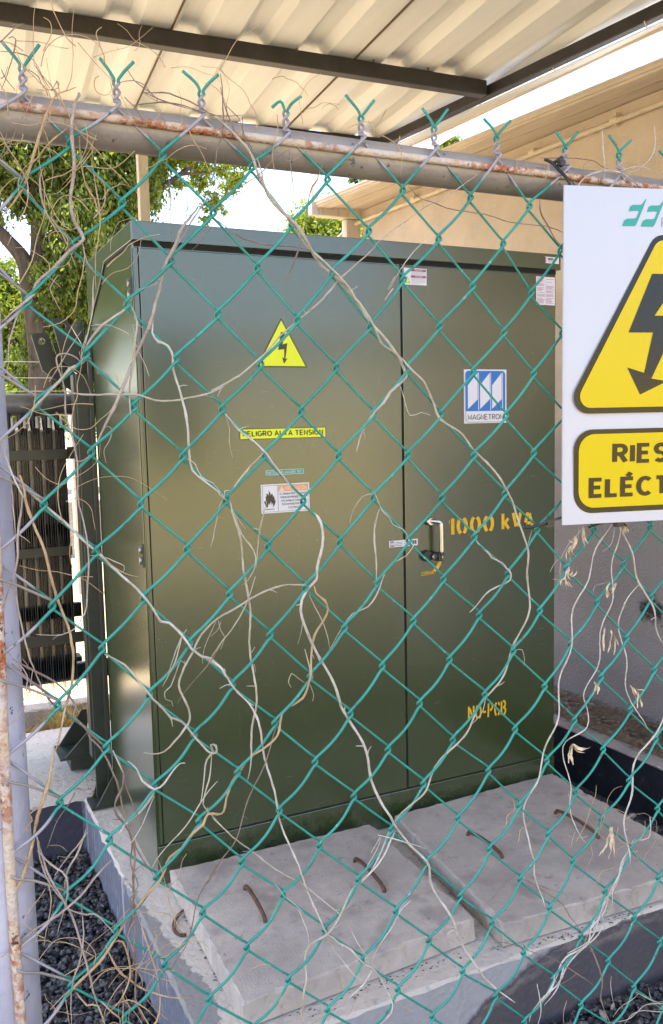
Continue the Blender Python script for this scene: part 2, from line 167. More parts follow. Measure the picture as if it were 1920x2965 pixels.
('arching stems over the gravel at the bottom of the fence near the post','tan',[(1.6,[175.1,674.4,185.9,645.1,202.3,619.4,215.8,601.8,237.1,589.2,277.5,575.2]),(1.8,[187.2,672.8,197.5,667.9,203.4,643.6,202.6,624.9,189.1,600.9,172.4,581.8]),(1.7,[238.8,586.7,236.3,570.2,224.7,556.6,211.5,584.1]),(1.4,[216.7,701.7,230.2,641.2,236.4,614.4,238.9,588.6]),(1.8,[138.4,622.8,149.4,606.3,161.4,604.3,170.2,571.1]),(1.8,[166.5,604.4,179.6,587,187.9,574.8,188.3,564.9]),(1.3,[124.7,651,145.3,659.3,159,662.6,169.5,665]),(1.3,[199,624.2,176.6,595.5,165,572.8]),(1.2,[106.5,618.5,125.3,628.9,137,628.8]),(1.2,[112.8,769.7,115.1,751.3,112.1,725.3,104,695.3]),(1.2,[125,623.4,128.1,585.4]),(1.3,[194.5,602.9,189.2,564.6]),(1.2,[178.2,593.1,197.9,599.9,218.6,581.8,237.2,548.4])]),
('bundle of white stems winding up the wires over the stained pad edge','white',[(1.7,[1066.9,637.8,1061.1,604.2,1040.5,601.6,1031.3,583.9,1009.6,569.4,994.4,548.6,979.3,527.8,964.3,502.2,934.4,478.6,928.5,460.7,893.2,439.3,875.8,417.8,850,396.8,833,375.7,824.5,349.2]),(1.7,[1047.2,580.1,1015.8,570.4,985.2,543.5,973.4,509.6,946.4,477.7,922.6,459.9,896.1,445.8]),(1.7,[970.7,480.7,940.6,454.7,916.9,432.2,890.4,420.6,864.3,404.4,844.3,391.4,833,373.3]),(1.7,[988.6,517.9,976.7,493.9,946.3,487.5,931.4,472.1,928.7,445.9]),(1.4,[835.7,413.5,835.8,384.5,827.4,350.9]),(1.5,[1009.9,552,994.5,543.6,979.2,532.8,979.5,508]),(1.5,[905,438.2,887.4,428.9,867.2,405.9,847.2,375.9]),(1.3,[867.1,420.5,858.6,401.4,833,375.7])]),
('long smooth white stem hanging in one gentle curve onto the right slab','white',[(1.9,[1097.4,804.5,1068.6,782,1047.8,752.9,1030.8,715,1020.4,670.3,1016.5,622.1,1017.4,572.5])]),
("thin white stem hanging from the sign's lower left part down across the right slab",'white',[(0.9,[919.6,1134.4,903.8,1121.8,891.3,1110.4,885.2,1093.5,882.2,1076.4,879.2,1059.3,880.2,1042.9]),(0.8,[911.7,1131.2,896,1112.5,886.7,1100.8]),(0.8,[862,1068.4,871.2,1079.9,883.6,1091.2]),(0.8,[860.5,1058.6,871.4,1056.3,879.2,1059.3]),(0.7,[914.8,1134.7,905.5,1114.2,893,1102.8]),(1.5,[969.8,1134.6,950.6,1103.1,922,1047.5,909.5,1018.5,900.3,968.8,887.9,924.7,872.4,870.8,860.1,821.7,844.6,786,830.7,755.3,814.3,714.8,815.7,650.1,829.6,616.6,832.4,587.8,841,545.5])]),
('thin stem with curled dry leaves below the sign before the grey wall','white',[(0.7,[979.4,1041.8,964.5,1039.4,951.3,1036.9,944.9,1024.8]),(1.3,[993.1,1133,987.1,1087.4,974.6,1024.3,965.1,991.7,949.4,923.8,936.6,886.6,930.3,864.2,933.8,842.7,927.5,817.6,892,797.8,885.7,773,889.2,740.9,897.1,696.9,912.1,646.3,926.9,627.3]),(1.2,[912.1,646.3,907.9,618.7]),(1.1,[981.4,1133.8,973.6,1101.3,960.5,1090.9])]),
('straight white stem slanting right below the sign to the edge of the picture','white',[(1.8,[996.4,1135.3,1017.7,1071.8,1042.5,1027.6,1071.7,974,1094.5,928.1]),(1.4,[1035.5,1032.3,1005,1015.8,998.7,982.6,1006.4,929.1,1014.1,874.9,1028.8,826.9,1057.7,789.4])]),
('short forked twig twisted on the wire above the yellow NO-PCB letters','white',[(1.5,[721.1,1133.3,729.4,1123.3,746.4,1107.8,752,1100.2,766.4,1091.7,772.2,1084,780.9,1076,780.9,1064,763.4,1056.1,743.3,1048.6,703.6,1026.9])]),
('thin brown twig hanging low in front of the right slab','brown',[(1,[796.6,601.7,764.2,587.1,732.4,579.5]),(1.2,[807.5,594.2,846.5,565.3,883.8,533.9,904.5,504.1,922.4,477.1]),(1.6,[922.4,477.1,950,429.7,966,362.2,985.6,294.6]),(1,[758.6,505.5,818.7,476,875.7,439.7]),(1.3,[875.7,439.7,920.1,404.1,959.8,366.7]),(1.1,[914.1,408.4,899.4,395.8,867.3,393.7]),(1,[815.8,589.8,840.9,573.9,880.8,556.3,892.5,541.2])]),
('long thin grey stem slanting from the lower left door down to the left slab','brown',[(1.1,[421.4,927.6,390.3,869.3,371,826.7,345.7,778,325.2,748.1,306.8,718,326.4,749.2,297.7,702.5,274.9,650.9,252.9,615.1]),(0.9,[336.6,1029.9,278,957.6])]),
('forked white stem spreading over the front edge of the left slab','white',[(1.6,[543.2,534.1,508.2,499.8,473.8,468.1]),(1.1,[543.2,534.1,555.2,558.5,562.6,578,581.8,602.8,591.4,613.2,607,616.6]),(1.4,[607,616.6,591.4,611,584.1,602.2]),(1.7,[583.8,724.5,553.1,693.7,536.8,674.5,525.2,660.7,509.1,643.9,493.1,627.3,477.4,612.9]),(1,[470.4,596.1,487.4,570.1,515.6,527.5,561,492.6]),(1.1,[414.8,669.2,433,645.9,442.7,612.4,442.1,587.8]),(1,[534.5,677.2,544.1,700.1,553.7,726.1])]),
('bent white twig across the gap between the slabs','white',[(1.4,[553.7,726.1,581.3,715.5,604.7,702.5,638.3,681.5]),(1.1,[541.9,702.7,553.7,726.1])]),
('thin stem looping around the wires left of the steel door handle','pale',[(1,[554,1208.4,551.8,1204.6,536.5,1201.6,525.3,1185,522.7,1164]),(1.6,[566.7,1182.4,558.2,1139.9,556.5,1108.6,559.1,1070.8]),(1.3,[556.2,1206.3,558.3,1200.4,566.7,1182.4,582.1,1169.6,588.7,1159.3,604.5,1152.2,608.9,1139.9]),(1.3,[614.5,1133.5,603.9,1116.3,581,1104.4,564.9,1084.1,558,1072.9,542.1,1052.8,522.2,1043.2,508.8,1025.1,484.7,1000.8]),(1,[457.6,1083.3,475.2,1042.9,484.7,1000.8])]),
('small hooked twig at the centre of the lower left door','pale',[(1.2,[452.1,956.7,437.9,968.5,426.9,977.8,421.5,967.1,425.4,959.8]),(1,[457.3,955.9,461.1,941.6,457.7,934.3]),(1.5,[450.3,1005.4,453.7,979.8,454.5,969.9]),(0.9,[445,1073.2,444.1,1042.7,439.2,1012.7])]),
('tall thin twig rising over the top rail and hanging straight down beside it','brown',[(1.1,[358.5,1713.3,360,1680.7,357.9,1647.5,348.9,1621.7,343.4,1594.6,339,1570.9]),(1.2,[364.4,1678,378.5,1664.9,385.1,1645.7,395.5,1623.4]),(1.2,[357,1696.7,362.6,1677.8,370.8,1654,382.6,1627,395.2,1616.6]),(1.2,[384.1,1668.1,383.3,1645.5,393.9,1633.3,395.3,1620]),(1.1,[342.5,1663.7,369.4,1666.3,384.1,1668.1])]),
('thin twig hanging from the rail against the bright gap in the sky','brown',[(0.9,[443.2,1636.2,445.9,1597.7,445.7,1556]),(1,[442.2,1636.1,421.7,1621.1,402.2,1602.1,375.7,1584.3,357,1572.5,343.8,1558]),(1,[488,1622.8,473,1582.8,466.4,1559.4,457.7,1528.9]),(1.6,[457.7,1528.9,449.1,1505.4,438.6,1478.4]),(1.3,[347,1546.5,373.6,1526.5,401.5,1521.6,449.6,1521.3,473.2,1515.7]),(0.9,[420.5,1644.8,420.3,1636.3,410.6,1628.4])]),
('small twig with seed tuft beside the door seam','white',[(1.2,[597.6,1492.8,587.4,1475.5]),(1.8,[587.4,1475.5,578.4,1460.1]),(1.1,[596.3,1346.9,602.8,1331.5,615.9,1308.1,634.3,1311.7,646,1307.6]),(1,[648.9,1545.7,616.8,1517.3,596.5,1495.5,585.2,1474.2])]),
('curly tendril on the top rail between two wire barbs','tan',[(1,[580.6,1700.9,573.9,1687.5,565.3,1677.5,571.5,1669.3,582.1,1667,599.2,1656.2,603.2,1638.4,600.7,1618]),(1,[518.3,1664.8,525.6,1671,533.9,1675.5,548.6,1680.8,563.2,1680.9]),(1,[554.9,1685.2,565.2,1672.2,582.1,1667])]),
('thin brown stem crossing the tan wall below the right part of the rail','brown',[(0.9,[613,1609.4,632.8,1594.5,666.8,1591.8,744.7,1581,886.5,1569.3]),(1,[829,1666.8,881.8,1674,922.1,1673.7,972.2,1661.8]),(1.5,[827.2,1611.6,835,1591.2,854.6,1574.6,866.6,1555.9,874.6,1547.1])]),
('curling pale stems on the rail above the corner of the white sign','white',[(1.2,[946.2,1726.9,948.7,1693.5,947.2,1647]),(1.2,[1051,1739.7,1049.4,1711,1043.1,1691.2,1015,1669.3,993.4,1667.1]),(1.6,[894.1,1626.6,914.2,1649.9,955.3,1663.3,989.2,1660.4,1011,1649.9]),(1.2,[972.2,1661.8,1014.9,1675.6,1050.1,1672.8,1077.8,1662.7]),(1.1,[980.9,1647.1,997.8,1661.3,1010.6,1675.2])]),
('thick tan stem hanging over the left end of the top rail','tan',[(2.2,[167.6,1662.9,159.1,1646.6,146.9,1614.9,130.8,1567.6,116.2,1543.5,103.5,1527.4]),(1.6,[167.6,1662.9,177,1668.7,189.6,1673.5]),(1.3,[148.1,1664.8,138.3,1650,134.4,1633]),(1.3,[163.2,1666.8,171,1670.9,169.9,1678.3,163.3,1668.4,148.1,1666.3]),(1.2,[169.9,1678.3,172.3,1665,169,1661.6]),(1.3,[178.1,1629.2,157.2,1610,136.2,1583.4,122.9,1559.3])]),
('pale ribbon-like stem hanging in front of the tree crown at the left','pink',[(1.8,[192.5,1669.3,193.9,1666.5,185.5,1653.1,182.2,1618.9]),(2.4,[192.5,1669.3,185.1,1645.4,182.2,1618.9,183.8,1588.2,178.8,1552,182.3,1528.9,189.3,1510.5,172.9,1496.8,159.7,1481.9,137.1,1460.4,133.4,1448.6,120.7,1437.1,97.2,1416.2]),(1.6,[189.1,1507.3,192.8,1485.4,205,1471.7]),(1.5,[158.1,1597.8,147.8,1575.4,150.4,1538.8,167.3,1509]),(1.4,[136.7,1453.4,128.6,1443.7,117.2,1429.2,105,1397.8,101.9,1368.1,93.7,1355.6]),(1.2,[160.6,1470.2,150.6,1455.6,156.1,1443.2,161.8,1432.4])]),
('fine tan straws tangled in front of the tree crown','tan',[(1.1,[202.5,1618.2,207.1,1582.8,208.8,1551.5,209.3,1527.8,204.5,1495.6,201,1456.9]),(1,[147.9,1690.2,160.6,1674,174.8,1654.7,184.6,1634.6,197.9,1619.2,245.6,1573.8]),(1,[197.9,1619.2,205.4,1612.3,198.4,1599.1,172.1,1571.6]),(1.1,[192.4,1604.6,197.2,1574,204.4,1559,209.9,1540.5,218.1,1542.7,211.7,1545.4]),(1,[167.6,1515.3,174.4,1495.3,179.8,1478.3]),(1,[133.3,1557.2,144.7,1546,154.8,1536,169,1512.2,173,1498.4]),(1,[201.2,1558.7,209.8,1538.9,216.5,1544.2]),(1,[123.1,1562.4,134.7,1555.8,143.1,1544.3]),(1.1,[153.5,1626.2,158.9,1642.1,173.3,1654.5])]),
('tangled wisps at the top left above the rail','brown',[(1.2,[112.2,1680.4,120.2,1668.3,125.7,1661.7]),(1.2,[111.7,1671.5,116.3,1676.6,119.7,1686]),(1.2,[140.3,1686.1,150.4,1680.1,155.8,1668.8,164.8,1668.6]),(1.3,[147.9,1690.2,153.4,1680.5,161.9,1669.7]),(1.4,[113.8,1709.5,130.1,1727.5,139.1,1732.3,125.8,1729]),(1.2,[121.7,1715.2,129.4,1715.3,121.1,1684.2,111.1,1660.6]),(1,[113.3,1700.6,130.8,1701.1,146.1,1696.8,156.3,1678.1]),(1.2,[107,1589.4,116.5,1602.4,125,1622.8,131.6,1635.6]),(1.3,[114.6,1620.1,112.1,1601.9,107.2,1592.4])]),
('loose tendrils arching over the rail between the second and third wire barbs','brown',[(1.2,[241.8,1669.8,259.2,1654.8,271.4,1629.2,282.7,1619.3]),(1.3,[253,1663.5,283.2,1670.6,317.3,1668.6,338.2,1666.4]),(1.2,[265.2,1679.3,295.5,1681.8,326.2,1674.7,341.7,1666.9,359.6,1662.6,360,1656]),(1,[246.7,1704.8,255.8,1690.5,275.2,1679.1,281.6,1672,263.6,1679]),(1,[226.8,1692.6,234.2,1679.7,229,1671.2,231.9,1665.4]),(1,[237.7,1686.4,254.2,1690.3,267.2,1687.4,275.1,1677.5]),(1.1,[263.6,1679,275,1675.9,300.2,1671.2,334.6,1666])]),
('fine twigs hanging free in front of the pale canopy post','brown',[(0.9,[289.8,1586.1,293.8,1558.7,291.9,1512.6]),(1,[313.6,1576.9,310.9,1551.9,303.1,1531.5]),(1,[344.2,1541.3,329.1,1521.7,314.3,1505.7]),(0.9,[356.6,1580.9,330.6,1561.9,312,1535.5])]),
('crossing stems in front of the lilac fence post','pink',[(1.5,[108.3,1240.2,110.3,1220.7,102.2,1183.9,98.6,1146.7,84,1104,78.1,1080]),(1.3,[99.6,1247,99,1208.5,98.7,1176.1]),(1.4,[96,1127.3,102,1068.8,108.1,1037.9,120.3,1000.6,127.3,982.2]),(1.3,[89.7,1042.1,102.6,1023.5,97.9,993.9]),(1.2,[109.1,1027.6,102.7,996.5]),(1,[102.5,992.4,87.3,971.3,72.9,962]),(1.4,[78.4,1084.9,80.2,1063.3,88.3,1044])]),
('dark twig leaning from the pad corner into the black gravel','brown',[(1.2,[149.3,873.2,141.9,857.1,126.2,837.7,113.6,814.2]),(1.4,[149.4,874.9,154.4,875.6,159.3,872.8,166,873.2,170.8,868.7]),(1.2,[115.3,815.5,123.4,815.4,131.4,811.7,136,805.3]),(1,[128,840.8,124.9,845]),(1.1,[147,793.7,151.7,787.1,148.2,784.4]),(1,[126,802.3,138.9,797.4,158.7,794.4]),(1,[165.9,871.5,163.3,887.9])]),
('short white stem caught on the wire below the white caution label','white',[(1.2,[396,697.3,404.9,683.9,412.8,671.7]),(1.2,[488.8,630.6,502.1,630.1,508.9,637.7]),(1.2,[475.1,609.4,483.9,611,492.9,616.9]),(1.2,[412.8,671.7,425,660.3,435.2,647.4])]),
('thin pale stalks standing in the gravel at the bottom right corner','pale',[(1.1,[887.8,374.9,891,326.7]),(1.1,[993.8,373.6,991.3,328.7]),(1.2,[1109.2,295.4,1062.3,300.2,1013.9,295.6,985.6,294.6]),(1.2,[1109.5,279.4,1062.4,292.4,1014.1,285]),(1.1,[1045.4,331.7,1013.5,321.4,998,300.9]),(1.2,[1042.1,335.3,1071.8,315.4,1109.2,295.4]),(1,[1078.2,326.4,1088.7,296.8,1109.5,282.1])])]
T1C=[(2.49, 13.0, 4.8, 0.52), (2.91, 13.5, 5.21, 0.54), (3.17, 13.2, 5.22, 0.41), (2.7, 13.3, 4.29, 0.44), (2.34, 13.0, 3.6, 0.43), (2.29, 13.4, 3.04, 0.35), (1.96, 12.7, 3.29, 0.27), (2.16, 13.5, 2.61, 0.35), (1.77, 13.6, 5.3, 0.34), (1.98, 12.6, 5.1, 0.35), (1.44, 13.0, 5.04, 0.29), (2.22, 13.8, 4.73, 0.35), (1.66, 13.0, 4.43, 0.18), (2.17, 13.3, 2.22, 0.32), (1.87, 13.2, 2.52, 0.31), (3.18, 12.8, 4.7, 0.28), (1.55, 13.5, 4.72, 0.15), (2.84, 13.0, 5.84, 0.55), (1.96, 13.0, 5.9, 0.59), (1.05, 13.0, 5.33, 0.52), (0.92, 13.5, 4.6, 0.42), (2.23, 12.4, 3.95, 0.35), (2.42, 12.7, 3.2, 0.24), (1.96, 13.6, 2.05, 0.38), (2.39, 13.2, 2.09, 0.32), (3.52, 13.3, 5.54, 0.32)]
T1S=[(3.76, 13.0, 5.23, 0.24), (4.18, 13.3, 5.33, 0.28), (4.49, 13.0, 5.22, 0.29), (4.79, 13.2, 5.04, 0.2), (4.4, 13.0, 4.67, 0.18), (4.29, 13.1, 4.46, 0.14), (3.9, 12.8, 5.34, 0.25), (3.6, 13.0, 5.34, 0.25), (4.34, 13.4, 5.08, 0.2), (4.84, 13.0, 5.28, 0.16), (3.81, 13.0, 4.87, 0.13)]
T1T=[[(1.69, 13.0, 1.29), (1.73, 13.0, 2.32), (1.66, 13.0, 3.15), (1.6, 13.0, 3.61), (1.4, 13.0, 3.89), (1.09, 13.0, 4.21)], [(1.65, 13.0, 3.09), (1.78, 13.0, 3.74), (1.79, 13.0, 4.39), (1.76, 13.0, 4.96), (1.78, 13.0, 5.54)], [(1.78, 13.0, 4.15), (1.97, 13.0, 4.87), (1.97, 13.0, 5.44)], [(1.96, 13.0, 4.75), (2.5, 13.0, 5.04), (3.33, 13.0, 5.61)], [(2.13, 13.0, 3.47), (2.75, 13.0, 3.98), (3.34, 13.0, 4.58), (3.88, 13.0, 5.03), (4.29, 13.0, 5.32), (4.84, 13.0, 5.47)], [(3.88, 13.0, 5.03), (4.21, 13.0, 5.09), (4.56, 13.0, 5.16)], [(1.71, 13.0, 2.5), (2.13, 13.0, 3.47)]]
T2C=[(1.94, 19.0, 3.89, 0.44), (2.08, 19.5, 3.26, 0.45), (2.24, 19.0, 2.61, 0.44), (1.95, 19.5, 2.46, 0.45), (2.57, 19.0, 2.34, 0.36), (2.97, 19.4, 2.28, 0.37), (1.85, 19.0, 4.4, 0.26), (3.27, 19.0, 2.44, 0.41), (1.79, 19.0, 1.91, 0.53), (2.63, 19.0, 1.81, 0.54), (3.42, 19.0, 1.9, 0.55)]
T3C=[(10.3, 22.0, 6.63, 0.53), (11.22, 22.4, 6.78, 0.54), (10.73, 22.0, 5.91, 0.77), (10.01, 22.4, 6.11, 0.59), (10.07, 22.0, 5.19, 0.94), (11.12, 22.0, 5.24, 0.95)]
T4C=[(15.47, 24.0, 9.93, 0.38), (15.87, 24.0, 9.78, 0.34), (14.99, 24.0, 9.74, 0.21), (15.22, 24.0, 9.31, 0.54), (16.19, 24.0, 9.55, 0.41)]
T5C=[(13.46, 25.0, 9.0, 0.34), (13.93, 25.0, 9.18, 0.38), (13.08, 25.0, 8.84, 0.2), (13.76, 25.0, 8.64, 0.55), (14.4, 25.0, 8.96, 0.41)]
LEAFDATA=[('thin stem with curled', [(0.9677, 1.043, 0.0225, 3.6, 0.0072, 1.5), (0.9794, 1.0418, 0.0195, 4.2, 0.0056, -1.0), (0.9587, 0.9731, 0.0338, 4.5, 0.0048, 0.6), (0.9704, 0.9678, 0.0338, 5.0, 0.0056, -1.0), (0.9366, 0.8892, 0.021, 5.3, 0.0056, -1.6), (0.8952, 0.7972, 0.03, 3.9, 0.0064, 0.4), (0.8952, 0.7972, 0.0315, 5.2, 0.0072, 0.9)]), ('straight white', [(0.998, 1.1352, 0.015, 4.5, 0.008, 0.4), (1.0125, 0.8725, 0.0263, 5.4, 0.0064, 0.5), (1.0283, 0.8593, 0.0225, 4.7, 0.0056, -0.5)]), ('thin white stem hanging', [(0.9148, 1.1335, 0.0255, 4.0, 0.0048, 1.0), (0.8959, 1.1224, 0.0255, 4.9, 0.008, -2.2), (0.8913, 1.1079, 0.0225, 3.9, 0.0072, 1.4), (0.8869, 1.076, 0.0195, 3.8, 0.004, 0.5), (0.8822, 1.0689, 0.0195, 4.4, 0.0064, 2.6), (0.8792, 1.0593, 0.018, 3.1, 0.004, 0.3), (0.8792, 1.058, 0.0165, 5.0, 0.0048, 0.3)]), ('thin brown twig', [(0.9746, 0.6439, 0.045, 4.8, 0.012, -0.3), (0.9776, 0.6439, 0.04, 4.3, 0.006, 0.3)])]
# ---------------- materials ----------------
def pad_extra(m,n,l,b,g):
    xyz=sep(n,l,g); P=g.outputs['Position']
    nz=sep_n=n.new('ShaderNodeSeparateXYZ'); l.new(g.outputs['True Normal'],nz.inputs[0])
    side=mth(n,l,'LESS_THAN',nz.outputs[2],.5)
    overlay(n,l,b,ramp(n,l,noise(n,l,P,28,6,.7,.56,.66),.0,1),(.36,.33,.30))
    overlay(n,l,b,noise(n,l,P,9,6,.75,.66,.71),(.12,.10,.085))
    # grey wash with worn light scuffs on the side faces
    nn=noise(n,l,P,14,7,.7,.3,.7)
    overlay(n,l,b,side,(.37,.35,.36))
    # black bitumen paint, rising to the right on the front face
    xr=ramp(n,l,xyz[0],1.06,1.40); lim=mth(n,l,'SUBTRACT',mth(n,l,'MULTIPLY',mth(n,l,'POWER',xr,.35),.262),.256)
    lim=mth(n,l,'ADD',lim,mth(n,l,'MULTIPLY',mth(n,l,'SUBTRACT',noise(n,l,P,9,6,.65),.5),.09))
    dark=ramp(n,l,mth(n,l,'SUBTRACT',lim,xyz[2]),-.004,.012)
    overlay(n,l,b,mth(n,l,'MULTIPLY',mth(n,l,'MULTIPLY',dark,side),mth(n,l,'GREATER_THAN',xyz[0],.6)),(.085,.075,.085))
    df=mth(n,l,'SUBTRACT',lim,xyz[2])
    band=mth(n,l,'MULTIPLY',ramp(n,l,df,.014,.024),ramp(n,l,df,.050,.034))
    overlay(n,l,b,mth(n,l,'MULTIPLY',mth(n,l,'MULTIPLY',mth(n,l,'MULTIPLY',band,.75),side),mth(n,l,'MULTIPLY',mth(n,l,'GREATER_THAN',xyz[0],.6),noise(n,l,P,12,6,.7,.4,.62,(1,1,3)))),(.24,.20,.185))
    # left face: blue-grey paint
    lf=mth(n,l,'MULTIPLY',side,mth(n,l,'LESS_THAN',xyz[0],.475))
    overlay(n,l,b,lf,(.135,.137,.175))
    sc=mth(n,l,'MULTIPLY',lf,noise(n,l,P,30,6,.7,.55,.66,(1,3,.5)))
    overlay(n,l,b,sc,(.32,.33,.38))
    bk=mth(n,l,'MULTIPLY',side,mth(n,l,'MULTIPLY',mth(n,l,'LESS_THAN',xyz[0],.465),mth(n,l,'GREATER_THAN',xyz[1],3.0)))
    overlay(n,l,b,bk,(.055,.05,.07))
    # grey mortar smear with a ragged edge along the left arris
    lx=mth(n,l,'ADD',mth(n,l,'ADD',xyz[0],mth(n,l,'MULTIPLY',mth(n,l,'SUBTRACT',noise(n,l,P,16,6,.7),.5),.10)),mth(n,l,'MULTIPLY',mth(n,l,'ABSOLUTE',mth(n,l,'SUBTRACT',xyz[1],1.85)),.11))
    sm=mth(n,l,'MULTIPLY',ramp(n,l,lx,.545,.540),mth(n,l,'LESS_THAN',xyz[1],2.45))
    overlay(n,l,b,mth(n,l,'MULTIPLY',sm,mth(n,l,'SUBTRACT',1,side)),(.27,.25,.24))
M={}
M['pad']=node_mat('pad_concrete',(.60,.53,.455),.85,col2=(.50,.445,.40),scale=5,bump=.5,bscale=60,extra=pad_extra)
def slab_extra(m,n,l,b,g):
    P=g.outputs['Position']
    overlay(n,l,b,noise(n,l,P,11,6,.75,.60,.70),(.29,.24,.21))
    overlay(n,l,b,mth(n,l,'MULTIPLY',noise(n,l,P,24,6,.8,.60,.64),.8),(.20,.165,.14))
    overlay(n,l,b,mth(n,l,'MULTIPLY',noise(n,l,P,2.2,5,.6,.55,.62),.35),(.56,.51,.47))
    overlay(n,l,b,noise(n,l,P,60,3,.6,.69,.74),(.22,.18,.16))
    overlay(n,l,b,noise(n,l,P,3,7,.7,.42,.7),(.33,.28,.25))
    overlay(n,l,b,mth(n,l,'MULTIPLY',noise(n,l,P,7,4,.5,.60,.68),.6),(.27,.22,.20))
M['slab']=node_mat('slab_concrete',(.53,.455,.395),.9,col2=(.43,.375,.335),scale=18,detail=8,bump=.3,bscale=220,extra=slab_extra)
M['gravelbase']=node_mat('gravel_base',(.018,.017,.02),.9,col2=(.05,.048,.052),scale=70,bump=1,bscale=80)
M['stone']=node_mat('basalt_stone',(.024,.022,.025),.5,col2=(.15,.14,.145),scale=75,lo=.45,hi=.72)
M['dirt']=node_mat('dirt',(.25,.17,.11),.95,col2=(.10,.065,.045),scale=14,detail=8,bump=1,bscale=60,extra=lambda m,n,l,b,g:overlay(n,l,b,noise(n,l,g.outputs['Position'],90,4,.7,.6,.66),(.38,.31,.22)))
M['ground']=node_mat('dry_ground',(.52,.42,.27),.95,col2=(.38,.29,.16),scale=1.2,detail=9,lo=.35,hi=.7,bump=1,bscale=12,extra=lambda m,n,l,b,g:overlay(n,l,b,noise(n,l,g.outputs['Position'],4,8,.7,.55,.7),(.22,.21,.09)))
M['kerbtop']=node_mat('kerb_concrete',(.40,.35,.32),.9,col2=(.33,.28,.25),scale=12,bump=.6,bscale=90)
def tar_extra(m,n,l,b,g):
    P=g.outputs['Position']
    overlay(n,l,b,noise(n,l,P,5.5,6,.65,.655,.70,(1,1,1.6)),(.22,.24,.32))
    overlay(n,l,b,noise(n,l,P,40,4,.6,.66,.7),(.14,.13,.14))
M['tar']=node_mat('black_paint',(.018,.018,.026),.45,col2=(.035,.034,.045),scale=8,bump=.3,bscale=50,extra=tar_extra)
def wall_extra(m,n,l,b,g):
    xyz=sep(n,l,g); P=g.outputs['Position']
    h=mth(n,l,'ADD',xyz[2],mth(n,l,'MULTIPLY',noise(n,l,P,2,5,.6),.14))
    overlay(n,l,b,ramp(n,l,h,1.36,1.20),(.37,.335,.335))  # greys the lower wall in its colour, where the warm bounce light fades
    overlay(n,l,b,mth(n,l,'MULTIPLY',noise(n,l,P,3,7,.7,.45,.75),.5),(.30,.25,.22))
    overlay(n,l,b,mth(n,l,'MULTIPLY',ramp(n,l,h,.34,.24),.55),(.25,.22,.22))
    # dark patch with a broken edge
    d=n.new('ShaderNodeVectorMath'); d.operation='DISTANCE'; l.new(P,d.inputs[0]); d.inputs[1].default_value=(2.77,2.655,.49)
    dd=mth(n,l,'ADD',d.outputs['Value'],mth(n,l,'MULTIPLY',mth(n,l,'SUBTRACT',noise(n,l,P,20,6,.75),.5),.22))
    overlay(n,l,b,ramp(n,l,dd,.075,.04),(.05,.045,.045))
    overlay(n,l,b,mth(n,l,'MULTIPLY',noise(n,l,P,45,4,.6,.70,.74),ramp(n,l,h,1.2,.9)),(.12,.11,.115))
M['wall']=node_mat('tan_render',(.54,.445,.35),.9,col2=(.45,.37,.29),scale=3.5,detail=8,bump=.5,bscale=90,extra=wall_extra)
M['eave']=node_mat('eave_paint',(.56,.475,.385),.85,col2=(.46,.385,.31),scale=4,stretch=(6,.6,2),bump=.15,bscale=40)
M['pvc']=node_mat('painted_pipe',(.56,.47,.36),.6,col2=(.44,.34,.24),scale=16,lo=.5,hi=.7)
M['sheet']=node_mat('white_sheet',(.70,.70,.69),.5,col2=(.635,.63,.61),scale=1.5,stretch=(8,.35,1),spec=.4)
M['seam']=node_mat('seam_dark',(.10,.065,.04),.8)
M['steel']=node_mat('dark_steel_beam',(.012,.009,.009),.5,col2=(.022,.016,.015),scale=20,bump=.15,bscale=200)
M['column']=node_mat('cream_column',(.50,.45,.38),.75,col2=(.36,.31,.25),scale=18,lo=.5,hi=.75,stretch=(3,3,.6))
def green_extra(m,n,l,b,g):
    P=g.outputs['Position']; xyz=sep(n,l,g)
    overlay(n,l,b,mth(n,l,'MULTIPLY',noise(n,l,P,200,2,.5,.765,.78),.6),(.4,.4,.35))
    dust=mth(n,l,'MULTIPLY',ramp(n,l,xyz[2],.17,.0),noise(n,l,P,14,6,.7,.4,.75))
    overlay(n,l,b,mth(n,l,'MULTIPLY',dust,.5),(.20,.19,.16))
    overlay(n,l,b,mth(n,l,'MULTIPLY',noise(n,l,P,6,6,.7,.6,.78,(12,12,1.0)),.20),(.20,.20,.15))
    overlay(n,l,b,mth(n,l,'MULTIPLY',noise(n,l,P,60,3,.6,.70,.73,(.35,.35,3.5)),.35),(.20,.20,.16))
M['green']=node_mat('olive_paint',(.030,.047,.009),.27,col2=(.026,.042,.008),scale=3,spec=.9,coat=.9,bump=.035,bscale=2.2,extra=green_extra)
M['greend']=node_mat('olive_paint_frame',(.026,.030,.021),.42,col2=(.035,.040,.028),scale=20,spec=.5)
M['fin']=node_mat('radiator_paint',(.045,.046,.047),.25,col2=(.06,.06,.06),scale=30)
M['header']=node_mat('header_paint',(.13,.128,.125),.3,col2=(.10,.098,.095),scale=20)
M['strap']=node_mat('strap_paint',(.05,.046,.03),.4,col2=(.04,.036,.025),scale=20)
M['black']=node_mat('black_gap',(.006,.006,.006),.8)
M['stainless']=node_mat('stainless',(.62,.60,.57),.28,1,col2=(.5,.48,.45),scale=40)
M['hinge']=node_mat('hinge_zinc',(.35,.35,.31),.4,.8)
def rail_extra(m,n,l,b,g):
    overlay(n,l,b,noise(n,l,g.outputs['Position'],90,4,.6,.66,.7),(.10,.09,.10))
    overlay(n,l,b,noise(n,l,g.outputs['Position'],25,6,.7,.62,.74),(.27,.22,.19))
M['galv']=node_mat('galvanised_pipe',(.30,.265,.24),.40,.15,col2=(.20,.175,.155),scale=9,lo=.35,hi=.7,bump=.1,bscale=120,extra=rail_extra)
